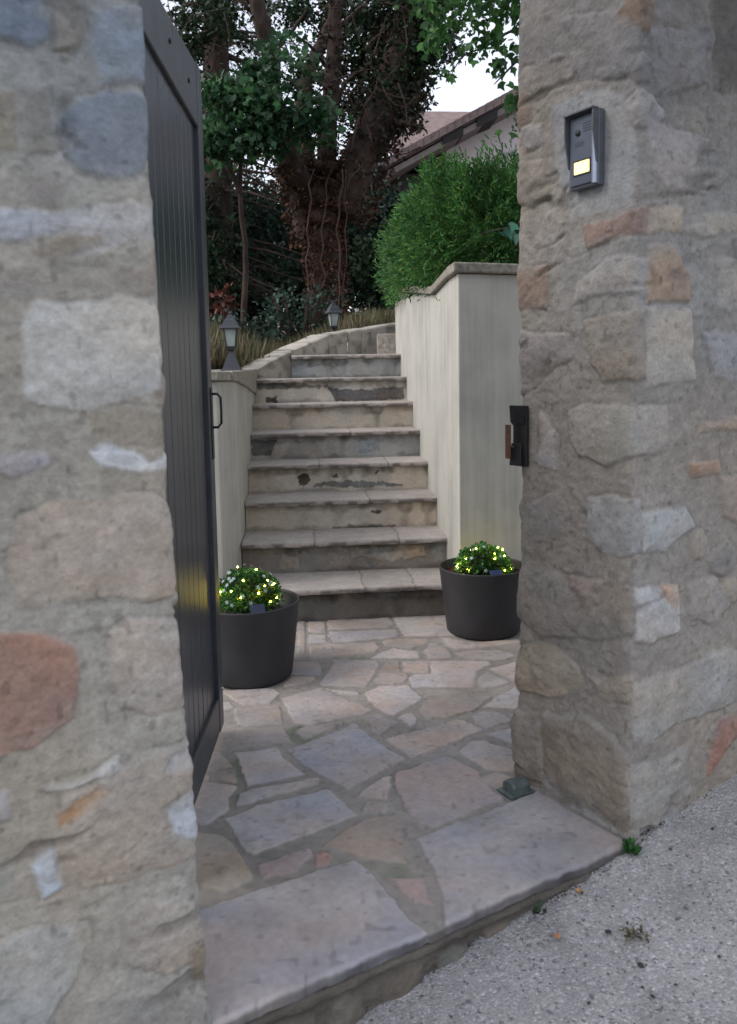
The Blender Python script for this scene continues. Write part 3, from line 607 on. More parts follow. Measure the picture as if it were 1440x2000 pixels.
def tread(x0, x1, y, z, depth, seed, joints=(), th=.03, over=.022):
    xs = np.arange(x0, x1+.004, .006)
    prof = [(over-.001, -th), (0, -th+.0), (-.003, -th+.004), (-.004, -th*.5), (-.003, -.006), (.002, -.001), (.008, 0)]+[(q, 0) for q in np.arange(.02, depth+over, .012)]
    a = np.array([p[0] for p in prof]); b = np.array([p[1] for p in prof])
    Xg, I = np.meshgrid(xs, np.arange(len(prof)), indexing='ij'); a = a[I]; b = b[I]
    wob = .007*fbm(Xg*6, Xg*0, seed, 4)+.003*fbm(Xg*40, Xg*0, seed+1, 2); fr = np.clip(1-a/.05, 0, 1)
    Yg = y-over+a+wob*fr; Zg = z+b+.0025*fbm(Xg*8, a*8, seed+2, 4)+.003*fbm(Xg*11, Xg*0, seed+7, 3)*(b < -.01)
    K = np.array([.36, .325, .30])[None, None]*(1+.14*fbm(Xg*6, a*6, seed+3, 4)+.10*fbm(Xg*50, a*50, seed+4, 2))[..., None]
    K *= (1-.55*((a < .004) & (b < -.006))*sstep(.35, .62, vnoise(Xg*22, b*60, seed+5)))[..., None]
    for j, jx in enumerate(joints):
        K *= (1-.5*np.exp(-((Xg-jx+.01*fbm(a*20, a*0, seed+j, 2))/.004)**2))[..., None]
        K *= (1+(.08 if j % 2 else -.07)*(Xg > jx))[..., None]
    return mesh_np('tread', np.stack([Xg, Yg, Zg], -1).reshape(-1, 3), grid_faces(len(xs), len(prof)), M_rise, stair, col=K.reshape(-1, 3), smooth=True, org=(.2, D1, 0))
BE = (.53, .475, .40); GR = (.26, .25, .24); DK = (.12, .11, .095)
spec = {
 1: ((.13, .12, .105), [([(590, 1155), (860, 1152), (860, 1162), (700, 1168), (600, 1166)], (.16, .14, .12), .003)]),
 2: ((.22, .20, .175), [([(660, 1070), (830, 1065), (835, 1085), (770, 1095), (690, 1088)], (.36, .31, .25), .006), ([(550, 1075), (585, 1080), (582, 1110), (545, 1110)], (.30, .27, .23), .005),
          ([(495, 1068), (530, 1070), (530, 1085), (495, 1085)], (.2, .18, .15), .002), ([(840, 1055), (868, 1055), (866, 1095), (850, 1095)], (.26, .23, .19), .002), ([(640, 1080), (740, 1098), (740, 1112), (640, 1110)], (.22, .19, .16), .002)]),
 3: (BE, [([(725, 998), (748, 996), (745, 1003), (730, 1003)], (.08, .07, .05), -.002), ([(650, 1028), (690, 1024), (770, 1026), (770, 1034), (650, 1035)], (.2, .17, .13), 0)]),
 4: (BE, [([(580, 930), (600, 925), (607, 940), (595, 950), (582, 948)], (.09, .08, .06), -.002), ([(655, 920), (663, 922), (660, 932), (652, 930)], (.1, .08, .07), -.002), ([(735, 918), (742, 918), (742, 924), (735, 924)], (.09, .08, .07), -.002),
          ([(615, 942), (680, 938), (750, 942), (790, 948), (700, 952), (612, 952)], (.2, .185, .165), -.001)]),
 5: ((.36, .35, .33), [([(490, 860), (540, 858), (530, 890), (492, 890)], (.14, .135, .125), .001), ([(690, 856), (740, 852), (745, 880), (700, 886)], (.34, .33, .31), .001)]),
 6: ((.52, .47, .395), []),
 7: (BE, [([(640, 757), (700, 760), (790, 755), (790, 780), (700, 787), (655, 784), (648, 768)], (.17, .15, .135), -.004), ([(518, 777), (540, 775), (545, 787), (516, 787)], (.12, .10, .085), -.004),
          ([(500, 745), (560, 748), (640, 752), (640, 757), (540, 762), (500, 760)], (.2, .18, .15), .001)]),
 8: ((.36, .355, .34), [([(600, 700), (640, 690), (660, 712), (600, 718)], (.28, .28, .27), 0)]),
}
jt = {1: (.28, .52), 2: (.05, .49), 3: (.36,), 4: (.1, .5), 5: (.3,), 6: (.0, .42), 7: (.2,)}
for k in range(1, 9):
    x0 = SX0 if k < 8 else -.06; y = D1+(k-1)*T; z0 = (k-1)*RH; z1 = k*RH
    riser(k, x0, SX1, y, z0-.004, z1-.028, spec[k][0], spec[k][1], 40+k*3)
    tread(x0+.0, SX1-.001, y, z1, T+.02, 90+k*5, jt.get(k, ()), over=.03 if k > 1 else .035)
# winder going off to the right behind the planter
wb = MB(); wb.hexa([(.60, 6.35, 1.33), (2.2, 6.2, 1.33), (2.2, 7.1, 1.33), (.62, 6.62, 1.33), (.60, 6.35, 1.497), (2.2, 6.2, 1.497), (2.2, 7.1, 1.497), (.62, 6.62, 1.497)])
wb.build('tread', M_cope, stair, bevel=.008, org=(.2, D1, 0))
wb = MB(); wb.box(-.04, 2.2, D1+7*T+T, 6.9, 1.0, 8*RH); wb.build('landing', M_cope, stair, org=(.2, D1, 0))

# ------------------------------------------------------------------ cream retaining walls
lw = empty('retaining_wall', (-.4, 3.88, 0), 'cream rendered wall left of the staircase, behind the open gate, with a stone cap', 'wall')
LP = [(-1.9, 3.90), (-.385, 3.86), (-.322, 4.14), (-.3145, 4.9), (-.3145, 5.80), (-.62, 5.80), (-.62, 4.3), (-1.9, 4.2)]
MB().prism(LP, -.02, 1.15).build('wall_body', M_render, lw, bevel=.008, org=(-.4, 3.88, 0))
lcm = plain('left_coping', (.27, .25, .215), .9, .35, 40, .5, .004)
MB().prism([(-1.9, 3.87), (-.375, 3.83), (-.33, 4.02), (-.70, 4.36), (-1.9, 4.25)], 1.152, 1.196).build('coping', lcm, lw, bevel=.006, org=(-.4, 3.88, 0))
MB().prism([(-.327, 4.028), (-.303, 4.14), (-.300, 4.9), (-.300, 5.79), (-.70, 5.79), (-.70, 4.365)], [1.152, 1.145, 1.105, 1.055, 1.10, 1.152], [1.198, 1.2, 1.212, 1.235, 1.235, 1.2]).build('coping', lcm, lw, bevel=.006, org=(-.4, 3.88, 0))

rw = empty('planter_wall', (.8, 3.80, 0), 'tall cream rendered planter wall to the right of the staircase under the clipped green hedge', 'wall')
x0 = .735
def RWp(z): return z
# body: stair side face with sloping head, front face
top = lambda y: 1.655 if y < 4.0 else (1.655-.03*(y-4.0)/.45 if y < 4.45 else 1.625+.115*(y-4.45))
rb = MB()
ys = [3.88, 4.0, 4.45, 5.0, 5.6, 6.3]
V = []; Fs = []
for i, y in enumerate(ys):
    V += [(x0, y, -.02), (x0, y, top(y)-.03), (x0+.16, y, top(y)-.03), (x0+.16, y, -.02)]
for i in range(len(ys)-1):
    a = i*4; b = a+4
    for j in range(4): Fs.append((a+j, b+j, b+(j+1) % 4, a+(j+1) % 4))
Fs += [(0, 1, 2, 3), tuple(len(V)-4+q for q in (3, 2, 1, 0))]
rb.add(V, Fs)
rb.hexa([(x0-.001, 3.782, -.02), (2.3, 4.17, -.02), (2.3, 4.33, -.02), (x0-.001, 3.95, -.02), (x0-.001, 3.782, 1.624), (2.3, 4.17, 1.624), (2.3, 4.33, 1.624), (x0-.001, 3.95, 1.624)])
rb.build('wall_body', M_render, rw, bevel=.006, org=(.8, 3.8, 0))
cb = MB(); V = []; Fs = []
for i, y in enumerate(ys):
    yy = y-(.03 if i == 0 else 0)
    V += [(x0-.025, yy, top(y)-.027), (x0-.025, yy, top(y)+.015), (x0+.2, yy, top(y)+.015), (x0+.2, yy, top(y)-.027)]
for i in range(len(ys)-1):
    a = i*4; b = a+4
    for j in range(4): Fs.append((a+j, b+j, b+(j+1) % 4, a+(j+1) % 4))
Fs += [(0, 1, 2, 3), tuple(len(V)-4+q for q in (3, 2, 1, 0))]
cb.add(V, Fs)
cb.hexa([(x0-.027, 3.752, 1.626), (2.3, 4.14, 1.626), (2.3, 4.36, 1.626), (x0-.027, 3.96, 1.626), (x0-.027, 3.752, 1.673), (2.3, 4.14, 1.673), (2.3, 4.36, 1.673), (x0-.027, 3.96, 1.673)])
cb.build('coping', plain('planter_coping', (.25, .23, .195), .9, .4, 35, .6, .005), rw, bevel=.008, org=(.8, 3.8, 0))
sb = MB(); sb.prism([(x0+.165, 3.98), (2.3, 4.34), (2.3, 6.3), (x0+.165, 6.3)], 1.2, 1.6); sb.build('soil', M_soil, rw, org=(.8, 3.8, 0))

# stone edging curving up behind the stairs
eg = empty('edging_wall', (.2, 6.3, 1.2), 'low curved edging of pale stone blocks holding back the dry garden bed', 'wall')
EZ = [1.232, 1.232, 1.375, 1.50, 1.56, 1.62, 1.67, 1.72]
def edging(i, j0, j1, zb, seed):
    A = np.array(EDG[i+1]); B = np.array(EDG[i+2]); d = (B-A)/np.linalg.norm(B-A); nn = np.array([-d[1], d[0]])
    def pt(t): return A+(B-A)*t
    P0, P1 = pt(j0), pt(j1); z0 = EZ[i+1]*(1-j0)+EZ[i+2]*j0; z1 = EZ[i+1]*(1-j1)+EZ[i+2]*j1
    us = np.linspace(0, 1, max(8, int(np.linalg.norm(P1-P0)/.008))); prof = np.linspace(0, 1, 30)
    Ug, Q = np.meshgrid(us, prof, indexing='ij'); L = np.linalg.norm(P1-P0)
    zt = z0+(z1-z0)*Ug+.006*fbm(Ug*L*9, Ug*0, seed, 3)
    fr = np.clip(Q/.6, 0, 1); bk = np.clip((Q-.6)/.4, 0, 1)
    z = zb+(zt-zb)*fr-.012*np.clip(1-np.abs(Q-.6)/.06, 0, 1); off = .17*bk; h = (.005*fbm(Ug*L*8, z*10, seed+1, 4)+.004*fbm(Ug*L*40, z*40, seed+2, 3))
    ends = .012*(np.exp(-(Ug*L/.008)**2)+np.exp(-((1-Ug)*L/.008)**2))
    x = P0[0]+(P1-P0)[0]*Ug+nn[0]*(off-(h-ends)*(1-bk)); y = P0[1]+(P1-P0)[1]*Ug+nn[1]*(off-(h-ends)*(1-bk))
    c = np.array([.40, .365, .32])*random.uniform(.9, 1.08)
    K = c[None, None]*(1+.22*fbm(Ug*L*8, z*8, seed+3, 5))[..., None]
    K *= (1-.38*sstep(.5, .85, vnoise(Ug*L*22, z*16, seed+6)))[..., None]
    K *= (1-.35*np.exp(-(Ug*L/.006)**2)-.35*np.exp(-((1-Ug)*L/.006)**2))[..., None]
    o = mesh_np('stone_block', np.stack([x, y, z], -1).reshape(-1, 3), grid_faces(len(us), len(prof)), M_rise, eg, col=K.reshape(-1, 3), smooth=True, org=(.2, 6.3, 1.2))
for i, (zb, cuts) in enumerate([(1.15, [0, 1]), (1.30, [0, 1]), (1.30, [0, .6, 1]), (1.30, [0, 1]), (1.45, [0, 1]), (1.45, [0, 1])]):
    for j in range(len(cuts)-1): edging(i, cuts[j]-(.02 if j == 0 else .004), cuts[j+1]+(.02 if cuts[j+1] == 1 else .004), zb, 300+i*10+j)

# ------------------------------------------------------------------ gate
GA = np.array([-.352, PL[1]+n_[1]*TH+.03]); GB = ground(430, 1415, .03)[:2]
GA = np.array([-.322, 1.78]); GB = np.array([-.280, 2.625])
gd = (GB-GA); GL = np.linalg.norm(gd); gd /= GL; gn = np.array([gd[1], -gd[0]])   # gn faces the passage (+x)
gate = empty('wooden_gate', (GA[0], GA[1], 0), 'dark slate painted board gate standing open beside the left stone wall', 'gate')
GX = Matrix(((gd[0], gn[0], 0, GA[0]), (gd[1], gn[1], 0, GA[1]), (0, 0, 1, 0), (0, 0, 0, 1)))
# local x along the leaf, local y towards the passage, z up ; leaf 45 mm thick
def gtop(a): return 2.035+.055*(a/GL)**1.3
nb = 11; bw = (GL-.075)/nb; bm = MB()
def ghex(mb, a0, a1, y0, y1, z0, z1a, z1b):
    mb.hexa([(a0, y0, z0), (a1, y0, z0), (a1, y1, z0), (a0, y1, z0), (a0, y0, z1a), (a1, y0, z1b), (a1, y1, z1b), (a0, y1, z1a)])
for i in range(nb):
    a0 = i*bw+.0025; a1 = (i+1)*bw-.0025
    ghex(bm, a0, a1, -.022, -.012+.0008*random.uniform(-1, 1), .05, 1.93, 1.93)
bm.box(0.001, GL-.075, -.0215, -.017, .052, 1.925)
bm.build('board_panel', M_gate, gate, bevel=.0025, xf=GX, org=(GA[0], GA[1], 0))
m = MB(); zt = [gtop(a) for a in (0, GL*.5, GL-.076)]
ghex(m, 0, GL*.5, -.045, 0, 1.9, zt[0], zt[1]); ghex(m, GL*.5, GL-.076, -.045, 0, 1.9, zt[1], zt[2])
m.build('top_rail', M_gate2, gate, bevel=.004, xf=GX, org=(GA[0], GA[1], 0))
m = MB(); ghex(m, 0, GL-.076, -.045, 0, .03, .145, .145); m.build('bottom_rail', M_gate2, gate, bevel=.004, xf=GX, org=(GA[0], GA[1], 0))
m = MB(); m.add([(GL-.074, y, z) for y in (-.047, .002) for z in (.03, gtop(GL)-.0)]+[], [])
m = MB(); pr = [(GL-.074, .03), (GL, .03), (GL, gtop(GL)-.05), (GL-.004, gtop(GL)-.022), (GL-.018, gtop(GL)-.004), (GL-.035, gtop(GL)), (GL-.074, gtop(GL)-.004)]
k = len(pr); m.add([(a, -.047, z) for a, z in pr]+[(a, .002, z) for a, z in pr], [tuple(range(k)), tuple(range(2*k-1, k-1, -1))]+[((i+1) % k, i, i+k, (i+1) % k+k) for i in range(k)])
m.build('stile', M_gate2, gate, bevel=.003, xf=GX, org=(GA[0], GA[1], 0))
m = MB(); zz = [1.13+(745-y)/1600*2.6 for y in (771, 833)]
hz1, hz0 = [onplane(415, y, GB, gn)[2] for y in (769, 834)]
m.tube([(GL-.03, .0, hz1), (GL-.03, .022, hz1), (GL-.03, .032, hz1-.012), (GL-.03, .033, (hz0+hz1)/2), (GL-.03, .032, hz0+.012), (GL-.03, .022, hz0), (GL-.03, 0, hz0)], .0042, 8)
m.build('handle', M_iron, gate, smooth=True, xf=GX, org=(GA[0], GA[1], 0))
m = MB(); m.box(GL-.045, GL-.015, .002, .006, hz0-.10, hz1+.02); m.build('lock_plate', M_iron, gate, bevel=.001, xf=GX, org=(GA[0], GA[1], 0))
bolt_m = plain('zinc_bolt', (.45, .47, .5), .4, .1, 50, 0, metal=.8)
m = MB(); m.lathe([(.006, 0), (.006, .004), (.003, .006)], 10, (0, 0, 0)); b0 = m.build('bolt', bolt_m, gate, xf=GX @ Matrix.Translation((GL-.02, .002, .155)) @ Matrix.Rotation(-math.pi/2, 4, 'X'), org=(GA[0], GA[1], 0))
for a, z in ((GL*.45, 1.99), (GL*.75, 1.985)):
    m = MB(); m.lathe([(.007, 0), (.007, .003), (.004, .005)], 10, (0, 0, 0)); m.build('bolt', M_iron, gate, xf=GX @ Matrix.Translation((a, .0, z)) @ Matrix.Rotation(-math.pi/2, 4, 'X'), org=(GA[0], GA[1], 0))

# ------------------------------------------------------------------ intercom on the jamb
DEP = .045
P0 = PR-u*(DEP)     # front plane of the housing
cor = [onplane(x, y, P0, u) for x, y in ((1092, 234), (1150, 207), (1166, 352), (1110, 373))]
def jl(q): return (q[:2]-PR)@n_, q[2]
sA = sum(jl(cor[i])[0] for i in (0, 3))/2; sB = sum(jl(cor[i])[0] for i in (1, 2))/2; zT = (cor[0][2]+cor[1][2])/2; zB = (cor[2][2]+cor[3][2])/2
# local frame: x = -n (from far to near, i.e. towards the street), y = outward (-u), z up
ICo = PR+n_*((sA+sB)/2); IX = Matrix(((-n_[0], -u[0], 0, ICo[0]), (-n_[1], -u[1], 0, ICo[1]), (0, 0, 1, 0), (0, 0, 0, 1)))
hw = abs(sA-sB)/2; hm = (zT+zB)/2; hh = (zT-zB)/2
ic = empty('intercom', (ICo[0], ICo[1], hm), 'small metal video intercom with a lit yellow name plate, fixed to the right pillar', 'intercom')
og = (ICo[0], ICo[1], hm)
m = MB(); m.box(-hw, hw, .004, .026, zB, zT); m.build('housing', M_ic, ic, bevel=.003, xf=IX, org=og)
m = MB()  # rain hood: two cheeks tapering downwards and a roof
for sx in (-1, 1):
    xa, xb = (sx*hw, sx*(hw-.004)) if sx > 0 else (-hw+.004, -hw); xa, xb = min(xa, xb), max(xa, xb)
    pts = [(.0265, zB+.05), (.031, zB+.055), (.040, zT-.075), (DEP, zT-.05), (DEP, zT-.0045), (.0265, zT-.0045)]
    k = len(pts); m.add([(xa, y, z) for y, z in pts]+[(xb, y, z) for y, z in pts], [tuple(range(k-1, -1, -1)), tuple(range(k, 2*k))]+[(i, (i+1) % k, (i+1) % k+k, i+k) for i in range(k)])
m.box(-hw, hw, .0265, DEP+.003, zT-.004, zT+.001)
m.build('rain_hood', plain('hood_metal', (.095, .10, .115), .4, .1, 50, .05, metal=.2), ic, bevel=.001, xf=IX, org=og)
m = MB(); m.box(-hw+.007, hw-.012, .0262, .030, zB+.008, zT-.008); fp = m.build('front_panel', plain('panel_metal', (.10, .12, .16), .35, .06, 50, .03, metal=.2), ic, bevel=.0012, xf=IX, org=og)
m = MB(); r_ = []
for i in range(9): an = math.pi/2*i/8; r_.append((hw-.012+.009*math.sin(an), .0262+.009*math.cos(an)))
k = len(r_); pl = [(hw-.012, .0262)]+r_; k = len(pl)
m.add([(x, y, zB+.004) for x, y in pl]+[(x, y, zT-.045) for x, y in pl], [tuple(range(k)), tuple(range(2*k-1, k-1, -1))]+[((i+1) % k, i, i+k, (i+1) % k+k) for i in range(k)])
m.build('side_trim', plain('brushed_trim', (.32, .36, .45), .3, .05, 50, 0, metal=.7), ic, smooth=False, xf=IX, org=og)
m = MB(); m.lathe([(.007, 0), (.007, .003), (.0045, .0045), (.001, .004)], 20); lens = m.build('camera_lens', M_icd, ic, smooth=True, xf=IX @ Matrix.Translation((-hw*.30, .030, zT-.045)) @ Matrix.Rotation(-math.pi/2, 4, 'X'), org=og)
m = MB()
for i in range(4): m.box(hw*.05, hw*.58, .0302, .0306, zT-.028-i*.006, zT-.026-i*.006)
m.build('speaker_grille', M_icd, ic, xf=IX, org=og)
m = MB()
for i in range(3): m.box(-hw*.5, hw*.1, .0302, .0306, zT-.068-i*.0045, zT-.067-i*.0045)
m.build('microphone_slots', M_icd, ic, xf=IX, org=og)
m = MB(); m.box(-hw*.52, hw*.50, .0302, .0325, zB+.034, zB+.062); m.build('name_plate', emis('lit_name_plate', (1, .80, .28), 1.15), ic, bevel=.0008, xf=IX, org=og)
m = MB(); m.box(-hw*.60, hw*.58, .0301, .0312, zB+.030, zB+.066); m.build('plate_frame', M_icd, ic, xf=IX, org=og)
m = MB(); m.lathe([(.0026, 0), (.0026, .002), (.001, .0025)], 12); m.build('button', M_icd, ic, xf=IX @ Matrix.Translation((hw*.66, .030, zB+.048)) @ Matrix.Rotation(-math.pi/2, 4, 'X'), org=og)

# ------------------------------------------------------------------ gate keeper on the far jamb edge, gate stop
q = onplane(1025, 850, PR, u); ks = (q[:2]-PR)@n_; kz0 = onplane(1022, 910, PR, u)[2]; kz1 = onplane(1022, 792, PR, u)[2]
KX = Matrix(((n_[0], -u[0], 0, PR[0]), (n_[1], -u[1], 0, PR[1]), (0, 0, 1, 0), (0, 0, 0, 1)))  # x inwards, y into the passage
kp = empty('gate_keeper', tuple(PR+n_*ks)+(kz0,), 'black iron latch keeper let into the inner edge of the right pillar', 'latch')
og = tuple(PR+n_*ks)+(kz0,)
m = MB(); m.box(ks-.022, ks+.03, .004, .016, kz0, kz1); m.build('back_plate', M_iron, kp, bevel=.002, xf=KX, org=og)
m = MB(); zc = (kz0+kz1)/2
m.hexa([(ks-.012, .0165, kz1-.055), (ks+.03, .0165, kz1-.055), (ks+.03, .026, kz1-.045), (ks-.012, .022, kz1-.045), (ks-.026, .0165, kz1+.001), (ks+.03, .0165, kz1+.001), (ks+.03, .030, kz1+.001), (ks-.026, .026, kz1+.001)])
m.build('catch', M_iron, kp, bevel=.0015, xf=KX, org=og)
m = MB(); m.hexa([(ks-.010, .0165, kz0+.002), (ks+.03, .0165, kz0+.002), (ks+.03, .030, kz0+.002), (ks-.010, .026, kz0+.002), (ks-.006, .0165, zc-.02), (ks+.03, .0165, zc-.02), (ks+.03, .022, zc-.02), (ks-.006, .020, zc-.02)])
m.build('catch', M_iron, kp, bevel=.0015, xf=KX, org=og)
rz0 = onplane(998, 893, PR, u)[2]; rz1 = onplane(998, 828, PR, u)[2]
m = MB(); m.box(TH+.0, TH+.018, .028, .034, rz0, rz1); m.box(TH-.004, TH+.012, .005, .028, rz0+.03, rz0+.036); m.build('rusty_strike', M_rust, kp, bevel=.001, xf=KX, org=og)

gs = ground(1008, 1556); m = MB()
L_ = .058; prof = [(.0, -.026), (.022, -.026), (.030, -.018), (.034, 0), (.030, .018), (.022, .026), (0, .026)]
k = len(prof); m.add([(-L_/2, y, z) for z, y in prof]+[(L_/2, y*.92, z*.95) for z, y in prof], [tuple(range(k-1, -1, -1)), tuple(range(k, 2*k))]+[(i, (i+1) % k, (i+1) % k+k, i+k) for i in range(k)])
M_stop = plain('weathered_green_metal', (.10, .125, .12), .55, .35, 70, .3, metal=.2)
stp = empty('gate_stop', (gs[0]+.01, gs[1]+.03, .001), 'rounded grey green metal gate stop on the paving at the foot of the right pillar', 'gate stop')
b_ = m.build('body', M_stop, stp, bevel=.003); b_.rotation_euler.z = math.radians(24)
m = MB(); m.box(-.045, .040, -.032, .032, 0, .003); b_ = m.build('base_plate', M_stop, stp); b_.rotation_euler.z = math.radians(24)

# ------------------------------------------------------------------ pots with light balls
def pot(loc, label):
    t = empty('plant_pot', loc, label, 'plant pot', 'round dark grey pots flanking the staircase')
    m = MB(); m.lathe([(.15, .0), (.160, .004), (.165, .012), (.176, .10), (.187, .20), (.197, .292), (.199, .300), (.197, .3015), (.193, .3005), (.191, .292), (.184, .2405)], 72); m.build('pot_body', M_pot, t, smooth=True)
    m = MB(); m.lathe([(.02, .243), (.10, .246), (.183, .238)], 40); m.build('soil', M_soil, t)
    return t
pL = ground(503, 1347); pR = ground(947, 1253)
cL = at(489, 1300, pL[1]+.163); cR = at(944, 1230, pR[1]+.163)
p1 = pot((cL[0], cL[1], .0), 'dark grey round pot standing by the open gate, left of the stairs')
p2 = pot((cR[0], cR[1], .0), 'dark grey round pot standing against the right pillar, under the cream planter wall')
def leaf_shape(kind):
    if kind == 'oval': return np.array([(0, 0, 0), (.28, .35, .02), (.22, .75, .02), (0, 1, -.04), (-.22, .75, .02), (-.28, .35, .02)])
    if kind == 'maple': return np.array([(0, 0, 0), (.30, .05, 0), (.55, .38, -.04), (.24, .52, .02), (0, 1, -.08), (-.24, .52, .02), (-.55, .38, -.04), (-.30, .05, 0)])
    if kind == 'needle': return np.array([(-.045, 0, 0), (.045, 0, 0), (.0, 1, 0)])
    if kind == 'spray': return np.array([(-.05, 0, 0), (.05, 0, 0), (.11, .55, 0), (.0, 1, 0), (-.11, .5, 0)])
    if kind == 'quad': return np.array([(-.22, 0, 0), (.26, .2, 0), (.10, 1, .05), (-.24, .7, 0)])
def scatter(name, P, D, size, kind, mat, parent=None, spin=None, org=(0, 0, 0), jitter=.6, rs=RS):
    """one mesh of many leaves at points P whose tips point along D"""
    Sh = leaf_shape(kind); n = len(P); D = D+rs.normal(0, jitter, (n, 3)); D /= np.linalg.norm(D, axis=1)[:, None]+1e-9
    Rn = rs.normal(0, 1, (n, 3)); A = np.cross(D, Rn); A /= np.linalg.norm(A, axis=1)[:, None]+1e-9; Nn = np.cross(A, D)
    sz = (np.asarray(size) if hasattr(size, '__len__') else size*rs.uniform(.6, 1.3, n))[:, None, None] if not hasattr(size, '__len__') else np.asarray(size)[:, None, None]
    V = P[:, None, :]+sz*(Sh[None, :, 0:1]*A[:, None]+Sh[None, :, 1:2]*D[:, None]+Sh[None, :, 2:3]*Nn[:, None])
    k = len(Sh); Fc = np.arange(n*k).reshape(n, k)
    return mesh_np(name, V.reshape(-1, 3), Fc, mat, parent, org=org)
M_box = leaf_mat('topiary_leaf', [(.015, .06, .02), (.03, .12, .03), (.08, .20, .04), (.025, .09, .04)], .4, .2)
M_red = leaf_mat('reddish_leaf', [(.06, .015, .01), (.10, .03, .02), (.04, .02, .015)], .5, .2)
M_fl = plain('white_flower', (.38, .48, .46), .6, .08, 40, 0)
M_led = emis('fairy_light', (1.0, .74, .07), 85.0)
M_led2 = emis('fairy_light_side', (1.0, .86, .30), 12.0)
def ball(loc, label, panel_ang, seed, nfl, red=False):
    rs = np.random.RandomState(seed); t = empty('light_ball', loc, label, 'light ball', 'topiary light balls in the pots')
    R = .124; n = 4200; d = rs.normal(0, 1, (n, 3)); d[:, 2] = np.abs(d[:, 2])*1.0-.25; d /= np.linalg.norm(d, axis=1)[:, None]
    P = d*R*(rs.uniform(.66, 1.0, n)+.10*fbm(d[:, 0]*4+seed, d[:, 1]*4+d[:, 2]*3, seed, 3))[:, None]*np.array([1, 1, .88])
    scatter('foliage', P, d, .015*rs.uniform(.6, 1.3, n), 'oval', M_box, t, jitter=.7, rs=rs)
    m = MB(); m.lathe([(.02, -.03), (R*.72, -.03), (R*.7, .02), (R*.5, R*.48), (R*.2, R*.64), (.005, R*.66)], 24); m.build('core', M_soil, t, smooth=True)
    if red:
        k = 260; a = rs.uniform(0, 2*math.pi, k); r = rs.uniform(.11, .175, k); scatter('red_leaves', np.stack([r*np.cos(a), r*np.sin(a), rs.uniform(-.055, -.02, k)], -1), np.tile([0, 0, 1.], (k, 1)), .02*rs.uniform(.6, 1.3, k), 'oval', M_red, t, jitter=1, rs=rs)
    fm = MB()
    for a in range(5):
        an = a*2*math.pi/5; fm.add([(0, 0, .001), (.0045*math.cos(an-.5), .0045*math.sin(an-.5), .002), (.008*math.cos(an), .008*math.sin(an), .001), (.0045*math.cos(an+.5), .0045*math.sin(an+.5), .002)], [(0, 1, 2, 3)])
    fm.lathe([(.002, .001), (.0015, .004)], 6)
    first = None
    for i in range(nfl):
        dd = rs.normal(0, 1, 3); dd[2] = abs(dd[2])*.8; dd[1] = -abs(dd[1]) if rs.rand() < .8 else dd[1]; dd /= np.linalg.norm(dd)
        if first is None: first = fm.build('flower', M_fl, t); o = first
        else: o = first.copy(); C.objects.link(o); o.parent = t
        o.location = dd*R*1.03; o.rotation_euler = Vector(dd).to_track_quat('Z', 'Y').to_euler(); o.scale = (1.25,)*3
    bm_ = MB(); bm_.lathe([(.0005, -.0026), (.0020, -.0016), (.0026, 0), (.0020, .0016), (.0005, .0026)], 10)
    first = None
    for i in range(22):
        dd = rs.normal(0, 1, 3); dd[2] = abs(dd[2])*.8; dd[1] = -abs(dd[1]) if rs.rand() < .65 else dd[1]; dd /= np.linalg.norm(dd)
        if first is None: first = bm_.build('bulb', M_led, t, smooth=True); o = first
        else: o = first.copy(); C.objects.link(o); o.parent = t
        o.location = dd*R*(1.02 if i % 2 else .93)
    m = MB(); m.box(-.028, .028, -.004, .004, -.018, .018); o = m.build('solar_panel', plain('solar_cell', (.02, .03, .075) if not red else (.035, .055, .14), .35, .1, 60, 0), t, bevel=.0015)
    o.location = (R*1.12*math.cos(panel_ang), R*1.12*math.sin(panel_ang), .005 if red else -.012); o.rotation_euler = (math.radians(-28), 0, panel_ang+math.pi/2)
    return t
bL = ball((cL[0]+.0, cL[1]+.005, .308), 'round green ball of fairy lights with white blossoms in the pot by the gate', math.radians(-72), 5, 26)
bR = ball((cR[0]+.005, cR[1]+.02, .280), 'round ball of fairy lights with blue solar panel in the pot by the pillar', math.radians(-78), 9, 8, True)

# ------------------------------------------------------------------ garden lanterns
M_glass = plain('frosted_glass', (.32, .38, .36), .3, .1, 20, 0)
def lantern(loc, sc, label):
    t = empty('garden_lantern', loc, label, 'lantern', 'small garden lanterns on the edging'); t.scale = (sc,)*3
    m = MB(); m.lathe([(.075, 0), (.075, .008), (.060, .02), (.045, .05), (.030, .08), (.020, .095), (.016, .105), (.030, .112), (.034, .120), (.020, .124)], 4, sq=True); m.build('pedestal', M_lant, t)
    m = MB(); m.lathe([(.026, .126), (.030, .130), (.030, .136), (.044, .215), (.042, .217), (.01, .217)], 4, sq=True); m.build('glass', M_glass, t)
    m = MB()
    for k in range(4):
        an = math.pi/2*k+math.pi/4; c_, s_ = math.cos(an), math.sin(an); m.tube([(.031*c_, .031*s_, .124), (.047*c_, .047*s_, .218)], .0035, 6)
    m.lathe([(.03, .122), (.033, .130), (.02, .131)], 4, sq=True); m.build('frame', M_lant, t)
    m = MB(); m.lathe([(.02, .216), (.072, .216), (.074, .222), (.062, .232), (.040, .262), (.030, .270), (.022, .285), (.010, .292), (.012, .300), (.004, .310)], 4, sq=True); m.build('roof', M_lant, t)
    return t
a = at(453, 716, 4.62); l1 = lantern((a[0], a[1], 1.203), 1.07, 'black garden lantern with pale glass, nearer one, on the cap of the left wall')
a = at(652, 646, 6.75); l2 = lantern((a[0], a[1], terr(a[0], a[1])-.0), 1.12, 'smaller looking garden lantern farther up, in front of the ivy covered trunk'); l2.rotation_euler.z = .3

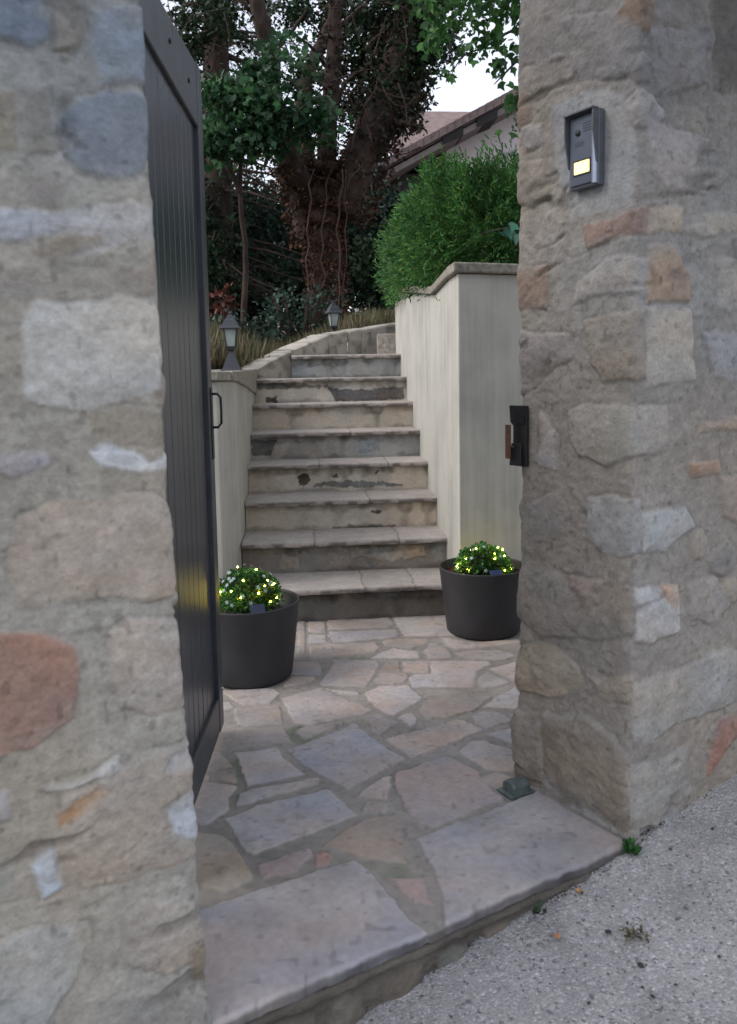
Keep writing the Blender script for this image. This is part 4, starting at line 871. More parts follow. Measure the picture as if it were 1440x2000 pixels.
# ------------------------------------------------------------------ clipped conifer hedge on the planter
M_th = leaf_mat('conifer_spray', [(.03, .09, .03), (.045, .16, .04), (.10, .24, .05), (.03, .11, .045), (.17, .28, .06)], .6, .3)
def ell_points(rs, cen, rad, n, rmin=.7, flat=None):
    d = rs.normal(0, 1, (n, 3)); d /= np.linalg.norm(d, axis=1)[:, None]; r = rs.uniform(rmin**3, 1, n)**(1/3)
    return np.array(cen)+d*r[:, None]*np.array(rad), d
hd = empty('conifer_hedge', (1.15, 4.9, 1.6), 'bushy bright green conifer hedge spilling over the cream planter wall', 'hedge')
rs = np.random.RandomState(3); PP = []; DD = []
def box_points(n):
    P = np.stack([rs.uniform(.60, 1.75, n), rs.uniform(3.95, 6.3, n), rs.uniform(1.50, 2.42, n)], -1)
    return P
n = 56000; P = box_points(n)
def hedge_sd(P):  # rounded box, lumpy; smaller at the front foot
    topz = 2.215+.03*sstep(.8, 1.0, P[:, 0])+.10*sstep(4.6, 5.6, P[:, 1])+.07*fbm(P[:, 0]*4, P[:, 1]*4, 5, 3)
    left = .765-.10*sstep(1.6, 1.9, P[:, 2])+.09*sstep(2.0, 2.3, P[:, 2])+.08*fbm(P[:, 1]*4, P[:, 2]*5, 8, 3)
    front = 4.12+.14*fbm(P[:, 0]*5, P[:, 2]*5, 9, 3)+.10*sstep(.95, .7, P[:, 0])+.04*sstep(1.85, 1.66, P[:, 2])*sstep(.8, .95, P[:, 0])
    bot = np.array([top(y) for y in P[:, 1]])+.0
    return np.minimum(np.minimum(topz-P[:, 2], P[:, 0]-left), np.minimum(P[:, 1]-front, P[:, 2]-bot+.02+.09*(P[:, 0] < .74)*(P[:, 1] > 4.2)))
sdv = hedge_sd(P); k = (sdv > 0) & (sdv < .12+.6*rs.rand(n)**2.2); P = P[k]; sdv = sdv[k]
cc = np.array([1.25, 5.1, 1.95]); D = (P-cc)/np.array([.7, 1.2, .5]); D /= np.linalg.norm(D, axis=1)[:, None]; D[:, 2] += .25
for ax in range(3): D[:, ax] += 1.3*fbm(P[:, 0]*9+ax*3, P[:, 1]*9+P[:, 2]*9, 200+ax, 2)
nn_ = len(P); Pn = []; Dn = []
for q in range(9):   # every spray: a fan of fine blades along a twig
    t_ = rs.uniform(0, .075, nn_)[:, None]; base = P+D*t_; side = rs.normal(0, .75, (nn_, 3)); Pn.append(base); Dn.append(D*1.0+side*.8)
Pn = np.concatenate(Pn); Dn = np.concatenate(Dn)
pick = np.concatenate([rs.permutation(nn_)]*9) if False else None
scatter('foliage', Pn, Dn, .031*rs.uniform(.5, 1.3, len(Pn)), 'spray', M_th, hd, jitter=.12, rs=rs, org=(1.15, 4.9, 1.6))
m = MB()
for i in range(14):
    b = np.array([rs.uniform(.95, 1.6), rs.uniform(4.5, 6.0), 1.58]); m.tube([b, b+[rs.uniform(-.1, .1), rs.uniform(-.2, .2), .35], b+[rs.uniform(-.2, .2), rs.uniform(-.3, .1), .72]], [.02, .014, .005], 6)
m.build('stem', M_bark, hd, org=(1.15, 4.9, 1.6))
m = MB(); m.prism([(.90, 4.42), (1.75, 4.5), (1.75, 6.1), (.90, 6.1)], 1.62, 2.22); 
# broad leaved runner at the hedge foot next to the pillar
rn = empty('ivy_runner', (1.0, 4.0, 1.66), 'few broad teal green leaves poking out under the hedge by the pillar', 'climber')
a = at(992, 445, 4.05); m = MB(); m.tube([a+[-.15, .12, -.02], a+[-.05, .05, .0], a, a+[.1, -.02, .03]], .003, 6); m.build('stem', M_bark2, rn, org=(1.0, 4.0, 1.66))
M_teal = leaf_mat('teal_leaf', [(.05, .15, .11), (.07, .20, .14), (.04, .12, .09)], .5, .25)
Pq = np.array([a, a+[.03, -.02, .02], a+[.04, -.01, -.03], a+[-.03, .0, -.02]]); scatter('leaves', Pq, np.tile([0, -.2, -1.], (4, 1)), np.array([.07, .06, .06, .05]), 'maple', M_teal, rn, jitter=.35, rs=rs, org=(1.0, 4.0, 1.66))

# ------------------------------------------------------------------ trees
def limb(m, pts, r0, r1, n=10, wob=.0, rs=RS):
    pts = [np.array(p, float) for p in pts]; out = []; k = len(pts)-1; N_ = k*5
    for i in range(N_+1):
        t = i/N_*k; j = min(int(t), k-1); f = t-j
        p0 = pts[max(j-1, 0)]; p1 = pts[j]; p2 = pts[j+1]; p3 = pts[min(j+2, k)]
        out.append(.5*((2*p1)+(-p0+p2)*f+(2*p0-5*p1+4*p2-p3)*f*f+(-p0+3*p1-3*p2+p3)*f**3)+rs.normal(0, wob, 3))
    rad = [(r0+(r1-r0)*(i/N_))*(1+rs.uniform(-.06, .06)) for i in range(N_+1)]
    m.tube(out, rad, n); return out, rad
M_ivy = leaf_mat('dry_ivy', [(.05, .02, .014), (.085, .030, .020), (.03, .016, .012), (.11, .045, .026), (.03, .035, .015)], .8, .1)
M_dkleaf = leaf_mat('dark_leaf', [(.012, .026, .014), (.02, .045, .02), (.03, .065, .024), (.015, .03, .02)], .5, .2)
M_green = leaf_mat('fresh_leaf', [(.03, .09, .03), (.05, .14, .035), (.07, .18, .045), (.03, .08, .035)], .5, .35)
M_conif = leaf_mat('dark_conifer', [(.012, .02, .013), (.02, .035, .018), (.03, .03, .018)], .7, .1)
TY = 9.0
big = empty('ivy_clad_tree', tuple(at(640, 620, TY)), 'big leaning tree with reddish brown ivy covered trunk behind the stairs', 'tree')
bo = tuple(at(640, 620, TY)); tm = MB(); shell = []
def T_(px, py, dy=0): return at(px, py, TY+dy)
def trunk(pts, r0, r1, ivy=0, sp=.08): 
    o, r = limb(tm, pts, r0, r1, 12, .006); 
    for i in range(len(o)-1):
        for _ in range(int(ivy)):
            f = RS.rand(); p = o[i]*(1-f)+o[i+1]*f; rr = r[i]; d = RS.normal(0, 1, 3); t = o[i+1]-o[i]; t /= np.linalg.norm(t)+1e-9
            d -= t*(d@t); d /= np.linalg.norm(d)+1e-9; shell.append((p+d*(rr+RS.uniform(-.02, sp)), d-t*.5))
    return o
trunk([T_(645, 640), T_(640, 560), T_(632, 470), T_(628, 400), T_(640, 330)], .165, .21, 210, .06)
trunk([T_(605, 480), T_(590, 400), T_(570, 350), T_(560, 300, -.3)], .14, .12, 90)
trunk([T_(660, 420), T_(700, 320), T_(745, 230), T_(780, 120), T_(800, 20), T_(810, -120)], .22, .15, 170, .20)
trunk([T_(640, 350), T_(640, 260, -.2), T_(650, 150, -.3), T_(655, 40, -.4), T_(650, -120, -.5)], .11, .06, 46, .05)
trunk([T_(600, 380), T_(560, 280, -.4), T_(530, 200, -.6), T_(530, 110, -.8), T_(505, 20, -1), T_(480, -120, -1)], .12, .065, 10, .03)
trunk([T_(605, 340, .3), T_(590, 240, .4), T_(600, 150, .4), T_(640, 60, .4), T_(700, -80, .4)], .11, .05, 8, .04)
trunk([T_(750, 220), T_(790, 240, -.3), T_(830, 250, -.4)], .05, .012, 20, .05)
trunk([T_(725, 290), T_(775, 225, -.2), T_(835, 180, -.3)], .06, .02, 60, .12)
for (a_, b_, r) in [((560, 280), (470, 190), .04), ((530, 200), (430, 130), .035), ((530, 110), (600, 20), .03), ((650, 150), (560, 60), .03), ((655, 60), (740, -20), .03), ((640, 330), (480, 240), .03), ((590, 240), (510, 330), .03), ((780, 120), (900, 40), .04), ((800, 40), (930, -60), .04), ((650, 220), (720, 130), .03), ((505, 40), (420, -40), .03), ((560, 300), (450, 330), .025), ((620, 200), (560, 150), .02), ((480, 200), (400, 210), .02)]:
    mid = ((a_[0]+b_[0])/2+RS.uniform(-15, 15), (a_[1]+b_[1])/2+RS.uniform(-20, 10)); dy = RS.uniform(-.8, .2)
    trunk([T_(*a_, 0), T_(*mid, dy*.5), T_(*b_, dy)], r, .008, 0)
# fine twigs
for i in range(150):
    px, py = RS.uniform(330, 830), RS.uniform(-60, 330); dy = RS.uniform(-1, .8); an = RS.uniform(0, 6.28); L = RS.uniform(30, 100)
    tm.tube([T_(px, py, dy), T_(px+L*.5*math.cos(an)+RS.uniform(-8, 8), py+L*.5*math.sin(an)+RS.uniform(-8, 8), dy), T_(px+L*math.cos(an), py+L*math.sin(an), dy)], [.009, .006, .003], 5, cap=False)
tm.build('trunk', M_bark, big, smooth=True, org=bo)
shp = np.array([s[0] for s in shell]); shd = np.array([s[1] for s in shell])
zc_ = T_(0, 330)[2]; lo = shp[:, 2]+RS.normal(0, .25, len(shp)) < zc_
scatter('dry_ivy', shp[lo], shd[lo], .05*RS.uniform(.5, 1.3, lo.sum()), 'quad', M_ivy, big, jitter=.8, org=bo)
hi = ~lo; scatter('green_ivy', shp[hi], shd[hi], .055*RS.uniform(.5, 1.3, hi.sum()), 'quad', leaf_mat('dark_ivy', [(.03, .016, .012), (.02, .03, .016), (.045, .022, .016), (.015, .03, .016)], .7, .1), big, jitter=.8, org=bo)
# ivy stems, ropes running up the trunk
vm_ = MB()
for i in range(4):
    px = RS.uniform(600, 675); sgn = RS.uniform(-1, 1)
    vm_.tube([at(px+RS.uniform(-6, 6)+ (0 if y_ > 400 else sgn*(400-y_)*.25), y_, TY-.36-RS.uniform(0, .04)) for y_ in range(600, 300, -30)], [RS.uniform(.004, .008)]*10, 6, cap=False)
vm_.build('ivy_stems', plain('ivy_stem', (.075, .04, .032), .9, .4, 30, .5, .01), big, org=bo)
def crown(parent, clusters, mat, kind, size, org, jitter=1.0, name='crown', rs=RS):
    Ps = []; Ds = []
    for (px, py, dy, rx, rz, n) in clusters:
        c = T_(px, py, dy); sc = (TY+dy)/F; nb_ = max(3, n//45)
        for q in range(nb_):   # sub clumps give an uneven outline with gaps
            d = rs.normal(0, 1, 3); d /= np.linalg.norm(d); cc = c+d*rs.uniform(.2, 1)*np.array([rx*sc, rx*sc*.9, rz*sc]); k = n//nb_
            dd = rs.normal(0, 1, (k, 3)); dd /= np.linalg.norm(dd, axis=1)[:, None]
            r = rs.uniform(.2, 1, k)**.6*rs.uniform(.10, .24)
            Ps.append(cc+dd*r[:, None]*np.array([1.2, 1.1, .8])); Ds.append(dd*np.array([1, 1, .3])+np.array([0, 0, -.5]))
    P = np.concatenate(Ps); D = np.concatenate(Ds)
    return scatter(name, P, D, size*rs.uniform(.6, 1.3, len(P)), kind, mat, parent, jitter=jitter, org=org, rs=rs)
crown(big, [(820, 60, 0, 90, 90, 3000), (775, 170, 0, 45, 70, 1600), (745, 60, .3, 70, 90, 2300), (670, 20, .8, 80, 60, 1200), (580, 20, .9, 80, 50, 900), (600, 150, 1.0, 50, 50, 450), (440, 20, .5, 80, 60, 1000), (360, 60, .5, 40, 80, 800), (710, 210, .9, 50, 50, 900), (860, -30, 0, 120, 60, 1500), (500, 130, .8, 50, 50, 350), (800, 130, 0, 50, 30, 900), (780, 235, 0, 28, 12, 260), (700, 130, .6, 60, 60, 1000)], M_dkleaf, 'quad', .066, bo)
# green broad leaved understorey tree in front of the trunk on the left
und = empty('broadleaf_tree', tuple(T_(470, 640, -1.0)), 'young broad leaved tree with fresh green leaves at the left of the ivy covered trunk', 'tree')
uo = tuple(T_(470, 640, -1.0)); m = MB()
limb(m, [T_(475, 650, -1), T_(480, 500, -1.1), T_(470, 380, -1.2), T_(480, 260, -1.3), T_(520, 160, -1.3)], .032, .012, 8, .004)
limb(m, [T_(470, 380, -1.2), T_(440, 300, -1.3), T_(420, 200, -1.4)], .025, .008, 6); limb(m, [T_(480, 280, -1.2), T_(560, 240, -1.3), T_(600, 200, -1.3)], .02, .006, 6)
m.build('trunk', M_bark, und, smooth=True, org=uo)
M_under = leaf_mat('understorey_leaf', [(.018, .055, .028), (.03, .085, .035), (.045, .12, .04), (.02, .05, .03)], .5, .3)
crown(und, [(450, 190, -1.3, 50, 45, 520), (420, 270, -1.4, 30, 60, 520), (500, 210, -1.4, 55, 50, 580), (540, 250, -1.2, 50, 60, 520), (480, 300, -1.3, 60, 50, 480), (610, 210, -1.2, 50, 50, 420), (520, 150, -1.2, 40, 25, 260), (430, 210, -1.2, 20, 30, 200), (560, 130, -1.2, 50, 50, 300)], M_under, 'maple', .064, uo)
# tree behind the right pillar whose leafy branches hang into the gap
mo = tuple(at(1130, 700, 7.2)); mp_ = empty('leafy_tree', mo, 'leafy tree whose bright green branches hang down beside the top of the right pillar', 'tree')
m = MB(); U = lambda px, py, Y=6.4: at(px, py, Y)
limb(m, [at(1130, 640, 7.2), at(1140, 400, 7.2), at(1110, 200, 7.1), at(1070, 0, 7.0), at(1000, -150, 7.0)], .10, .05, 8)
for pts in ([(1080, 40), (1000, 60), (950, 90), (905, 110), (880, 150)], [(1070, 0), (980, 20), (900, 40), (850, 50)], [(1080, 60), (1020, 110), (980, 150), (965, 165)], [(1090, 120), (1030, 180), (1010, 200)], [(1060, -60), (960, -40), (860, -20), (800, 0)], [(900, 40), (880, 80), (885, 120)]):
    limb(m, [U(*p, 6.7-.1*i) for i, p in enumerate(pts)], .015, .003, 5)
m.build('trunk', M_bark2, mp_, smooth=True, org=mo)
Ps = []; Ds = []
def leafrun(pts, n, sp, Y=6.35):
    for _ in range(n):
        t = RS.rand()*(len(pts)-1); j = int(t); f = t-j; a_ = pts[j]; b_ = pts[min(j+1, len(pts)-1)]
        Ps.append(U(a_[0]*(1-f)+b_[0]*f+RS.normal(0, sp), a_[1]*(1-f)+b_[1]*f+RS.normal(0, sp), Y+RS.uniform(-.25, .25))); Ds.append((RS.normal(0, .4), RS.normal(0, .4), -1))
leafrun([(1050, 20), (980, 20), (900, 30), (840, 40)], 330, 22); leafrun([(1010, -40), (900, -30), (820, -10)], 380, 26); leafrun([(1010, 60), (960, 70), (930, 85), (900, 95)], 70, 14)
leafrun([(905, 90), (885, 120), (878, 152)], 22, 5); leafrun([(1000, 90), (975, 130), (965, 160)], 36, 9); leafrun([(1010, 175), (990, 195), (1005, 215)], 22, 7); leafrun([(870, 50), (830, 90)], 60, 14); leafrun([(1000, 120), (930, 115)], 14, 8)
leafrun([(1100, 0), (1060, 200), (1040, 260)], 300, 25)
for _ in range(90):   # unseen crown clumps added above the gateway to shade the walls
    c_ = np.array([RS.uniform(.2, 3.2), RS.uniform(2.2, 6.0), RS.uniform(3.5, 4.8)])
    if c_[2] < 1.143+.50*c_[1]+.45: c_[2] = 1.143+.50*c_[1]+.45+RS.uniform(0, .6)
    for _q in range(28):
        Ps.append(c_+RS.normal(0, .2, 3)); Ds.append((RS.normal(0, .6), RS.normal(0, .6), -.5))
scatter('crown', np.array(Ps), np.array(Ds), (.060+.05*(np.array(Ps)[:, 2] > 1.143+.5*np.array(Ps)[:, 1]+.05))*RS.uniform(.6, 1.35, len(Ps)), 'maple', M_green, mp_, jitter=.45, org=mo)
# dark conifer at the left edge of the gap
co = tuple(at(420, 640, 11)); cf = empty('dark_conifer', co, 'tall dark conifer rising behind the gate at the left of the opening', 'tree')
m = MB(); limb(m, [at(430, 640, 11), at(425, 300, 11), at(420, 0, 11), at(415, -300, 11)], .22, .12, 8)
Ps = []; Ds = []
for i in range(190):
    y_ = RS.uniform(-250, 560); an = RS.uniform(0, 6.28); L = RS.uniform(.7, 1.5)*(1.0 if y_ > 0 else .9); b = at(424+RS.uniform(-4, 4), y_, 11)
    d = np.array([math.cos(an), math.sin(an), -.28]); e_ = b+d*L; m.tube([b, b+d*L*.5+[0, 0, .05], e_], [.025, .015, .004], 5, cap=False)
    k = 150; t_ = RS.uniform(.15, 1, k)[:, None]; Ps.append(b+(e_-b)*t_+RS.normal(0, 1, (k, 3))*np.array([.09, .09, .06])); Ds.append(np.tile(d, (k, 1))+RS.normal(0, .5, (k, 3)))
m.build('trunk', M_bark, cf, smooth=True, org=co)
scatter('crown', np.concatenate(Ps), np.concatenate(Ds), .10, 'needle', M_conif, cf, jitter=.5, org=co)
# row of hedge shrubs closing the garden
M_h = [leaf_mat('hedge_leaf', [(.02, .04, .024), (.03, .065, .03), (.04, .085, .038), (.02, .034, .022)], .5, .15),
       leaf_mat('bluish_hedge_leaf', [(.028, .058, .040), (.038, .08, .052), (.02, .038, .028)], .5, .15)]
def shrub(px, Y, w_, ztop, seed, mt, label, name='hedge_shrub', lsz=.075, n=5200, grp='dark shrubs closing the garden behind the trunk'):
    rs = np.random.RandomState(seed); b = at(px, 640, Y); zb = float(terr(b[0], b[1])); b = np.array([b[0], b[1], zb]); H_ = ztop-zb
    o = empty(name, tuple(b), label, 'shrub', grp); m = MB()
    for i in range(7):
        an = rs.uniform(0, 6.28); m.tube([b+[0, 0, -.05], b+[math.cos(an)*w_*.25, math.sin(an)*w_*.2, H_*.4], b+[math.cos(an)*w_*.4, math.sin(an)*w_*.3, H_*.85]], [.04, .025, .008], 6)
    m.build('stems', M_bark, o, org=tuple(b))
    Ps = []; Ds = []
    for q in range(n//60):
        d = rs.normal(0, 1, 3); d /= np.linalg.norm(d); c_ = b+np.array([0, 0, H_*.52])+d*np.array([w_*.5, w_*.4, H_*.46])*rs.uniform(.55, 1)
        dd = rs.normal(0, 1, (60, 3)); dd /= np.linalg.norm(dd, axis=1)[:, None]; Ps.append(c_+dd*rs.uniform(.3, 1, (60, 1))*rs.uniform(.12, .30)); Ds.append(dd+np.array([0, 0, -.3]))
    scatter('foliage', np.concatenate(Ps), np.concatenate(Ds), lsz*rs.uniform(.6, 1.3, len(Ps)*60), 'oval' if mt else 'quad', M_h[mt], o, jitter=.7, org=tuple(b), rs=rs)
shr = [(395, 11.3, 1.5, 3.7, 1, 'bluish leaved dark shrub right behind the gate edge'), (455, 12.2, 1.5, 4.4, 0, 'dark evergreen shrub second from the gate in the back row'), (520, 11.8, 1.5, 3.9, 1, 'dark shrub with hanging stems left of the ivy clad trunk'),
       (590, 12.8, 1.7, 4.3, 0, 'dense dark shrub directly behind the ivy clad trunk'), (680, 12.4, 1.7, 4.0, 0, 'dark shrub just right of the ivy clad trunk'), (745, 11.6, 1.4, 3.75, 1, 'blackish green shrub under the house eaves beside the hedge'), (820, 11.0, 1.6, 3.4, 0, 'dark shrub mostly hidden behind the bright conifer hedge'),
       (330, 10.6, 1.6, 4.0, 0, 'dark shrub mostly hidden behind the gate leaf')]
for i, (px, Y_, w_, zt_, mt, lb) in enumerate(shr): shrub(px, Y_, w_, zt_, 60+i, mt, lb, n=9000)
shrub(470, 7.6, .5, 1.72, 91, 1, 'low bluish green herb growing between the two lanterns', name='garden_herb', lsz=.05, n=900, grp=None)
shrub(590, 8.0, .7, 2.05, 92, 1, 'small dark green plant at the foot of the ivy clad trunk', name='garden_plant', lsz=.05, n=900, grp=None)
# reddish plant
ro = tuple(at(432, 585, 7.4)); rp = empty('red_leaved_plant', (ro[0], ro[1], float(terr(ro[0], ro[1]))), 'small plant with rusty red leaves between the gate and the nearer lantern', 'plant')
m = MB(); m.tube([(ro[0], ro[1], terr(ro[0], ro[1])-.02), (ro[0]+.02, ro[1], ro[2]-.1), ro], [.008, .006, .003], 6); m.build('stem', M_bark2, rp, org=(ro[0], ro[1], float(terr(ro[0], ro[1]))))
k = 80; d = RS.normal(0, 1, (k, 3)); scatter('leaves', np.array(ro)+d*np.array([.055, .05, .045]), d, .06, 'oval', leaf_mat('rusty_leaf', [(.09, .022, .015), (.12, .03, .02), (.05, .025, .015)], .6, .2), rp, org=(ro[0], ro[1], float(terr(ro[0], ro[1]))))
# dry grass, stuff
n = 42000; gxv = RS.uniform(-1.6, 2.0, n); gyv = 4.5+4.6*RS.rand(n)**.8; ok = sdist(gxv, gyv, reg) > .10
ok &= ~((gxv > -.72) & (gyv < 5.85) & (gxv < -.29)); dens = vnoise(gxv*2.2, gyv*2.2, 3); ok &= dens > .25
gxv = gxv[ok]; gyv = gyv[ok]; P = np.stack([gxv, gyv, terr(gxv, gyv)-.01], -1); D = np.tile([0, 0, 1.], (len(P), 1))
tall = .07+.26*sstep(.0, -.8, gxv)*RS.uniform(.3, 1, len(P))+.14*RS.rand(len(P))**2
M_grass = leaf_mat('dry_grass', [(.15, .12, .075), (.20, .155, .10), (.08, .09, .04), (.05, .075, .03), (.25, .19, .13)], .8, .2)
g_ = scatter('grass', P, D, tall, 'needle', M_grass, None, jitter=.25); meta(g_, 'dry straw coloured grass and weeds on the garden bed', 'grass', kind='stuff')

# ------------------------------------------------------------------ house at the upper right
HY = 13.0
def Hp(px, py, Y=HY): return at(px, py, Y)
def tile_mat(name, c1_, c2_, sx=4.2):
    m, t, p = nodes(name); N = t.nodes; L = t.links; tc = N.new('ShaderNodeTexCoord')
    br = N.new('ShaderNodeTexBrick'); br.inputs['Color1'].default_value = (*c1_, 1); br.inputs['Color2'].default_value = (*c2_, 1); br.inputs['Mortar'].default_value = (c1_[0]*.35, c1_[1]*.35, c1_[2]*.35, 1)
    br.inputs['Scale'].default_value = sx; br.inputs['Mortar Size'].default_value = .03; br.inputs['Brick Width'].default_value = .9; br.inputs['Row Height'].default_value = 1.2
    L.new(tc.outputs['UV'], br.inputs['Vector']); L.new(br.outputs[0], p.inputs['Base Color']); p.inputs['Roughness'].default_value = .85
    b = N.new('ShaderNodeBump'); b.inputs['Strength'].default_value = .7; b.inputs['Distance'].default_value = .03; L.new(br.outputs['Color'], b.inputs['Height']); L.new(b.outputs[0], p.inputs['Normal'])
    return m
house = empty('house', tuple(Hp(980, 620)), 'pinkish white gabled house with brown tiled roof at the upper right', 'house'); ho = tuple(Hp(980, 620))
R0 = Hp(752, 312); R1 = Hp(1010, 172); sl_ = (R1-R0)/(R1[0]-R0[0])
ridge_pt = R0+sl_*((R1[0]-R0[0])*1.75); eave = R0
wallm = plain('pinkish_render', (.66, .58, .60), .9, .06, 6, .1)
# gable wall, set back .55 under the verge
gy = HY+.55; wx0 = Hp(872, 300, gy)[0]
def roofz(x): return R0[2]+sl_[2]*(x-R0[0])
xr = ridge_pt[0]; zr = ridge_pt[2]
m = MB(); pl = [(wx0, .8), (xr*2-wx0, .8), (xr*2-wx0, roofz(wx0)-.20), (xr, zr-.20), (wx0, roofz(wx0)-.20)]
k = len(pl); m.add([(x, gy, z) for x, z in pl]+[(x, gy+7, z) for x, z in pl], [tuple(range(k)), tuple(range(2*k-1, k-1, -1))]+[((i+1) % k, i, i+k, (i+1) % k+k) for i in range(k)])
m.build('wall', wallm, house, org=ho)
# roof slabs with overhanging tiles
def roof_slab(xa, za, xb, zb, y0, y1, th, name, mat, ntile=0):
    m = MB(); m.hexa([(xa, y0, za-th), (xb, y0, zb-th), (xb, y1, zb-th), (xa, y1, za-th), (xa, y0, za), (xb, y0, zb), (xb, y1, zb), (xa, y1, za)])
    return m.build(name, mat, house, org=ho)
M_tile = plain('brown_tile', (.13, .085, .08), .85, .3, 8, .5, .02); M_tile2 = plain('pink_brown_tile', (.19, .135, .125), .85, .25, 6, .4, .02)
roof_slab(R0[0], R0[2]-.05, xr, zr-.05, HY, gy+7.5, .10, 'roof', M_tile)
roof_slab(xr+.01, zr-.055, 2*xr-R0[0], R0[2]-.055, HY, gy+7.5, .10, 'roof', M_tile)
m = MB(); nt_ = 30; Lr = xr-R0[0]       # verge tiles, lapped like a saw edge
for i in range(nt_):
    xa = R0[0]+Lr*i/nt_; xb = R0[0]+Lr*(i+1)/nt_-.006; za = roofz(xa); zb = roofz(xb)
    m.hexa([(xa, HY-.05, za-.12), (xb, HY-.05, zb-.12), (xb, HY+.28, zb-.045), (xa, HY+.28, za-.045), (xa, HY-.05, za+.012), (xb, HY-.05, zb+.006), (xb, HY+.28, zb+.006), (xa, HY+.28, za+.012)])
m.build('verge_tiles', plain('verge_tile', (.16, .115, .11), .85, .3, 10, .4, .02), house, org=ho)
m = MB(); m.hexa([(R0[0]+.05, HY+.02, roofz(R0[0])-.25), (xr, HY+.02, zr-.25), (xr, gy-.004, zr-.25), (R0[0]+.05, gy-.004, roofz(R0[0])-.25), (R0[0]+.05, HY+.02, roofz(R0[0])-.155), (xr, HY+.02, zr-.155), (xr, gy-.004, zr-.155), (R0[0]+.05, gy-.004, roofz(R0[0])-.155)])
m.build('verge_board', plain('dark_board', (.20, .16, .155), .8, .2, 12, .2), house, org=ho)
for px, py in ((885, 262), (952, 228)):
    c_ = Hp(px, py, HY); m = MB(); m.hexa([(c_[0]-.16, HY-.02, c_[2]-.15), (c_[0]+.16, HY-.02, c_[2]-.02), (c_[0]+.16, gy-.006, c_[2]-.02), (c_[0]-.16, gy-.006, c_[2]-.15), (c_[0]-.16, HY-.02, c_[2]+.0), (c_[0]+.16, HY-.02, c_[2]+.13), (c_[0]+.16, gy-.006, c_[2]+.13), (c_[0]-.16, gy-.006, c_[2]+.0)])
    m.build('purlin', plain('black_wood', (.015, .012, .012), .8, .2, 12, .2), house, org=ho)
c_ = Hp(762, 318, HY); m = MB(); m.tube([(R0[0]-.06, HY-.1, R0[2]-.10), (R0[0]-.06, gy+7.5, R0[2]-.10)], .06, 10); m.build('gutter', M_lant, house, smooth=True, org=ho)
c_ = Hp(828, 290, HY+.4); m = MB(); m.tube([c_+[-.03, 0, .10], c_+[0, 0, 0], c_+[0, 0, -.2], c_+[.12, .1, -.5]], .045, 8); m.build('downpipe', plain('zinc_pipe', (.35, .40, .42), .4, .1, 30, 0, metal=.5), house, smooth=True, org=ho)
# lower dark soffit / side wall under the eaves
m = MB(); m.box(R0[0]+.30, wx0-.003, gy+.05, gy+6.9, .8, roofz(R0[0]+.3)-.22); m.build('side_wall', plain('dark_wood_wall', (.06, .05, .045), .9, .3, 8, .3), house, org=ho)
# second house roof farther back
hb = tuple(Hp(820, 620, 19)); h2 = empty('farther_house', hb, 'farther house with pale pinkish tiled roof seen between the trunk and the nearer roof', 'house')
e0 = Hp(700, 300, 18); e1 = Hp(905, 300, 18); r0 = Hp(730, 216, 20.5); r1 = Hp(960, 219, 20.5)
m = MB(); m.hexa([tuple(e0), tuple(e1+[2, 0, 0]), tuple(r1+[2, 0, -.15]), tuple(r0+[0, 0, -.15]), tuple(e0+[0, 0, .12]), tuple(e1+[2, 0, .12]), tuple(r1+[2, 0, 0]), tuple(r0)]); m.build('roof', M_tile2, h2, org=hb)
m = MB(); m.box(e0[0]+.2, e1[0]+1.8, 18.4, 22, .8, e0[2]); m.build('wall', wallm, h2, org=hb)

# ------------------------------------------------------------------ small things on the ground
def tuft(px, py, z, label, n, size, cols, seed):
    rs = np.random.RandomState(seed); q = ground(px, py, z); o = empty('weed_tuft', tuple(q), label, 'weed')
    a_ = rs.uniform(0, 6.28, n); r = rs.uniform(0, .016, n); P = q+np.stack([r*np.cos(a_), r*np.sin(a_), rs.uniform(-.002, .012, n)], -1); D = np.stack([np.cos(a_)*.7, np.sin(a_)*.7, np.full(n, .8)], -1)
    scatter('leaves', P, D, size*rs.uniform(.5, 1.3, n), 'oval', leaf_mat('weed_leaf_'+str(seed), cols, .5, .3), o, jitter=.4, org=tuple(q), rs=rs)
    m = MB()
    for i in range(5): m.tube([q, q+[math.cos(i*1.3)*.01, math.sin(i*1.3)*.01, .012]], .0008, 4)
    m.build('stems', leaf_mat('weed_stem_'+str(seed), [cols[0], cols[0]]), o, org=tuple(q))
tuft(1232, 1664, -.012, 'green weed growing at the corner between threshold slab and right pillar', 90, .018, [(.03, .09, .03), (.05, .14, .04)], 71)
tuft(752, 1912, -.09, 'yellow green weed sprouting from the threshold front above the road', 60, .016, [(.10, .14, .02), (.16, .18, .03)], 72)
tuft(1050, 1785, -.03, 'tiny dark green weed at the foot of the threshold slab near the fallen leaves', 40, .012, [(.03, .06, .03), (.05, .09, .04)], 73)
def roadpt(px, py):
    q = ground(px, py, 0.)
    for _ in range(6): q = ground(px, py, float(street_z(q[0], q[1])))
    return q
